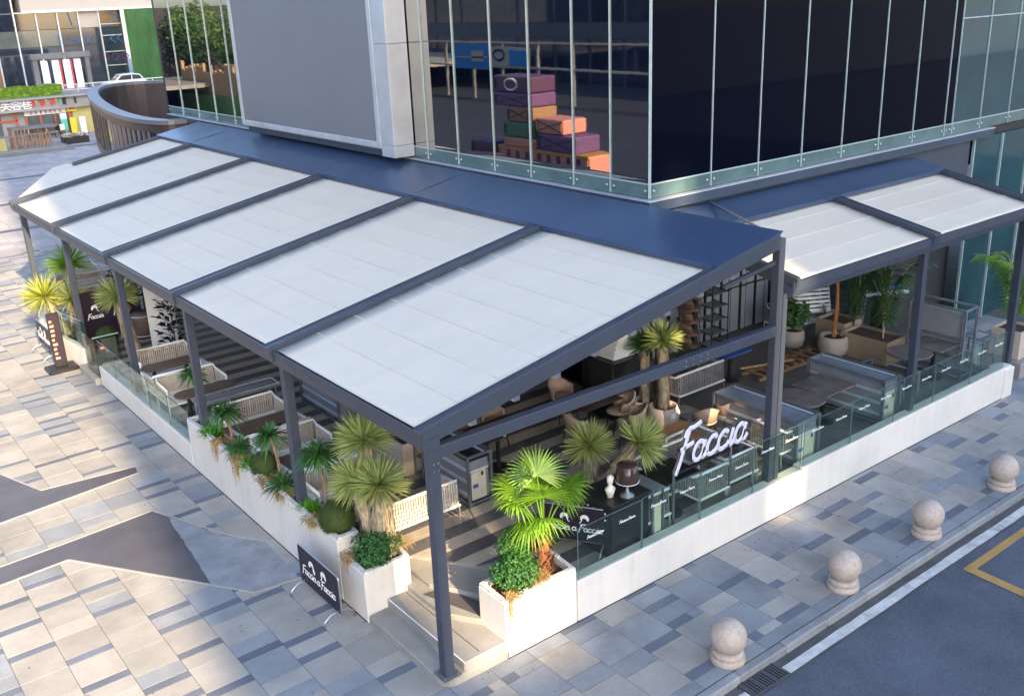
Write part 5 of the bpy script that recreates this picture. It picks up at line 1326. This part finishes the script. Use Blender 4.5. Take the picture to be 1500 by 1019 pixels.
for i in range(9): mb.box(-.53,-.53+random.uniform(.05,.12),15.862,15.869,.3+i*.115,.36+i*.115)
build(mb, 'print', 'coral', p_); build(B(-.78,-.08,15.65,16.2,.0,.1), 'base', 'black', t, bevel=.03)
t = thing('drinks_cup', 'red and white cup standing on the entrance screen', 'cup', (.52,14.9,.9)); build(B(.3,.62,14.7,15.1,.16,.9), 'stand', 'step_stone', t); build(MB().lathe((.46,14.9,.9), [(.05,0),(.065,.1)], 12), 'cup', 'label_red', t); build(MB().lathe((.46,14.9,1.0), [(.068,0),(.06,.04),(0,.05)], 12), 'lid', 'sign_white', t)
t = thing('glass_door_sign', 'dark green glass panel with faint white marks inside the far wall', 'sign', (.12,15.5,.5)); build(B(.1,.12,15.35,16.2,.52,1.2), 'panel', 'pane_teal', t)

# ------------------------------------------------------------------ bollards and drain
bol = thing('ball_bollard', 'granite ball bollard nearest the drain grate', 'bollard', (3.13,-1.86,0), group='granite ball bollards along the kerb')
build(MB().lathe((0,0,0), [(.225,-.02),(.228,.02),(.222,.06),(.20,.085),(.205,.09),(.208,.12),(.19,.145),(.15,.16)], 32), 'base', 'bollard_granite', bol, world=False, smooth=True)
build(MB().lathe((0,0,.345), [(.235*math.sin(math.pi*i/24), -.235*math.cos(math.pi*i/24)) for i in range(25)], 36), 'ball', 'bollard_granite', bol, world=False, smooth=True)
for x, lb in ((5.62,'second from the drain grate'),(7.80,'third from the drain grate'),(10.12,'farthest from the drain grate')): dup(bol, (x,-1.86,0), x, 'granite ball bollard '+lb)
t = thing('drain_grate', 'black cast iron drain grate beside the kerb', 'drain grate', (3.26,-2.32,-.12)); build(B(2.92,3.6,-2.5,-2.16,-.135,-.112), 'pit', 'void', t)
for q in ((2.92,3.6,-2.5,-2.475),(2.92,3.6,-2.185,-2.16),(2.92,2.95,-2.474,-2.186),(3.57,3.6,-2.474,-2.186),(3.14,3.16,-2.474,-2.186),(3.36,3.38,-2.474,-2.186)): build(B(*q,-.11,-.096), 'frame_bar', 'cast_iron', t)
for i in range(13): x0 = 2.965+i*.0468; build(B(x0,x0+.022,-2.475,-2.185,-.11,-.098), 'grate_bar', 'cast_iron', t)
# ------------------------------------------------------------------ the place around: seen in the glass or casting shade
# unseen tower, shaped to shade the terrace and pass low sun in slots
tw = thing('shade_tower', 'unseen grey tower across the street, shaped to shade the terrace', 'building', (20,-62,0))
YF = -60.
build(B(-11.35,-8.75,YF-.8,YF,0,90), 'shade_wall', 'tower_wall', tw); build(B(-8.76,-7.0,YF-.8,YF,0,28.25), 'slot_wall', 'tower_wall', tw); build(B(-8.76,-7.0,YF-.8,YF,31.2,90), 'slot_wall', 'tower_wall', tw)  # thin walls added for shade, an opening left for the corner sunbeam
build(B(-7.01,-2.62,YF-.8,YF,0,90), 'shade_wall', 'tower_wall', tw); build(B(-2.63,-1.95,YF-.8,YF,0,28.2), 'slot_wall', 'tower_wall', tw); build(B(-2.63,-1.95,YF-.8,YF,35.2,90), 'slot_wall', 'tower_wall', tw)  # added walls around a slit that throws a narrow sun strip on the double post
build(B(-1.96,8,YF-20,YF,0,90), 'main_block', 'tower_wall', tw); build(B(8.01,32,YF-20,YF-.5,0,41), 'side_block', 'tower_wall', tw)
for i in range(18): build(B(-1.6,7.8,YF+.001,YF+.06,3+i*3.8,4.6+i*3.8), 'window_band', 'pane_far', tw)
# plaza beyond the left edge of the picture
ob = thing('mall_block', 'low dark mall block on the far left side of the plaza', 'building', (-50,40,0))
build(B(-70,-44,-20,130,0,20), 'wall', 'mall_wall', ob)
for i in range(30): build(B(-43.99,-43.9,-18+i*4.9,-13.6+i*4.9,.2,4.2), 'shop_pane', 'pane_far', ob)
for i in range(30): build(B(-43.99,-43.93,-18+i*4.9,-13.6+i*4.9,5.6,18), 'window_pane', 'pane_far', ob)
t = thing('hoarding', 'hoarding with blue and white poster panels across the plaza', 'hoarding', (-32,52,0))
build(B(-32.2,-32.05,28,75,2.6,2.75), 'top_beam', 'pot_beige', t); build(B(-32.2,-32.05,28,75,4.5,4.62), 'top_beam', 'pot_beige', t)
for i in range(12): build(MB().bar((-32.15,28+i*4.2,0),(-32.15,28+i*4.2,4.6), .2, .2), 'post', 'concrete_dark', t)
build(B(-32.04,-32.0,59.0,64.2,2.4,4.45), 'poster', 'blue_paint', t); build(B(-32.04,-32.0,53.9,58.9,2.7,4.25), 'poster', 'beige_band', t); build(B(-31.99,-31.96,54,56.2,2.8,4.0), 'poster_panel', 'blue_paint', t); build(MB().path([(-31.98,57.6+.7*math.cos(a/2),3.6+.4*math.sin(a/2)) for a in range(13)], .1, 4), 'poster_mark', 'black', t); build(B(-31.99,-31.96,60,61.6,3.0,3.9), 'poster_mark', 'beige_band', t); build(B(-31.99,-31.96,59.4,63.8,3.3,3.42), 'poster_mark', 'beige_band', t)
def case(name, lb, x0, x1, y0, y1, z0, z1, mk, cross=False, rim=None):
    t = thing(name, lb, 'suitcase', ((x0+x1)/2,(y0+y1)/2,z0), group='suitcase sculpture on the plaza')
    build(B(x0,x1,y0,y1,z0,z1), 'shell', mk, t, bevel=.08, seg=2)
    if cross:
        for a, b in (((y0,z0),(y1,z1)),((y0,z1),(y1,z0))): build(MB().bar((x1+.01,a[0]+.12,a[1]+(.1 if a[1]==z0 else -.1)),(x1+.01,b[0]-.12,b[1]+(.1 if b[1]==z0 else -.1)), .06, .03), 'strap', 'black', t)
    if rim: build(B(x0-.02,x1+.02,y0+.05,y1-.05,z1-.12,z1+.02), 'rim', rim, t)
    for e in (y0+.15,y1-.15): build(B(x1,x1+.04,e-.06,e+.06,z0+.15,z1-.15), 'corner_guard', 'orange' if mk == 'coral' else 'black', t)
    return t
X0, X1 = -13.0, -11.5
t = case('trunk_case','long coral trunk with window slots at the foot of the suitcase pile',X0,X1,24.4,31.0,0,1.15,'coral',rim='orange')
for i in range(8): build(B(X1+.001,X1+.03,25+i*.72,25.25+i*.72,.6,1.0), 'slot', 'plum', t)
mbx = MB()
case('suitcase','plum case at the low end of the suitcase pile',X0,X1,31.4,33.5,.0,1.25,'plum'); case('suitcase','coral case under the green one in the pile',X0,X1,28.2,30.5,1.17,1.62,'coral'); case('suitcase','violet case with crossed straps at mid pile',X0,X1,25.3,28.1,1.17,1.95,'violet',True)
case('suitcase','green case in the suitcase pile',X0,X1,28.3,30.5,1.64,2.36,'forest'); case('suitcase','small coral case with crossed straps in the pile',X0,X1,26.2,28.2,1.97,2.65,'coral',True); case('suitcase','brown case with orange end in the pile',X0,X1,28.35,30.2,2.38,3.08,'wood',True)
case('suitcase','violet case near the top of the pile',X0,X1,28.4,31.2,3.1,3.72,'violet',True); case('suitcase','plum case with oval badge on top of the pile',X0,X1,28.4,31.2,3.74,4.5,'plum')
t = bpy.data.objects[[o.name for o in bpy.data.objects if o.get('label','').startswith('plum case with oval')][0]]; build(MB().path([(X1+.03,29.8+.5*math.cos(a/2.6),4.12+.26*math.sin(a/2.6)) for a in range(16)], .05, 5, closed=True), 'badge', 'paper_white', t)
# trees and a timber fence in front of the left end of the glass
random.seed(51)
def tree(label, base, H, R, n):
    t = thing('plaza_tree', label, 'tree', base, group='trees beyond the left edge'); b = Vector(base); mb = MB()
    mb.path([b, b+Vector((.1,0,H*.3)), b+Vector((.05,.1,H*.75))], .2, 8, r1=.06)
    for i in range(6): a = i*1.1; mb.path([b+Vector((.08,0,H*(.35+.05*i))), b+Vector((R*.6*math.cos(a),R*.6*math.sin(a),H*(.6+.05*i)))], .07, 6, r1=.02)
    build(mb, 'trunk', 'trunk_dark', t); lv = MB(); lobes = [(sph()*R*.55, R*random.uniform(.35,.55)) for _ in range(10)]
    for _ in range(n):
        o_, rr = random.choice(lobes); d = sph(); lv.leaf(b+Vector((0,0,H*.72))+o_+d*rr*random.uniform(.6,1), d+sph()*.6, sph(), .35, .2)
    build(lv, 'crown', 'leaf_tree', t)
for i, lb in enumerate(('nearest','second','third','fourth','fifth','farthest')): tree('broad green tree beyond the timber fence, %s one' % lb, (-15-random.uniform(0,3), 60+i*4.5, 0), 8.5, 3.2, 1400)
t = thing('timber_fence', 'fence of uneven upright timbers before the trees', 'fence', (-12,68,0))
for i in range(34): y0 = 61+i*.42; build(B(-12.2,-12,y0,y0+.36,.6,random.uniform(3.2,4.2)), 'timber', 'wood_pale', t)
build(B(-11.99,-11.5,61,75,0,1.7), 'green_base', 'green_metal', t)
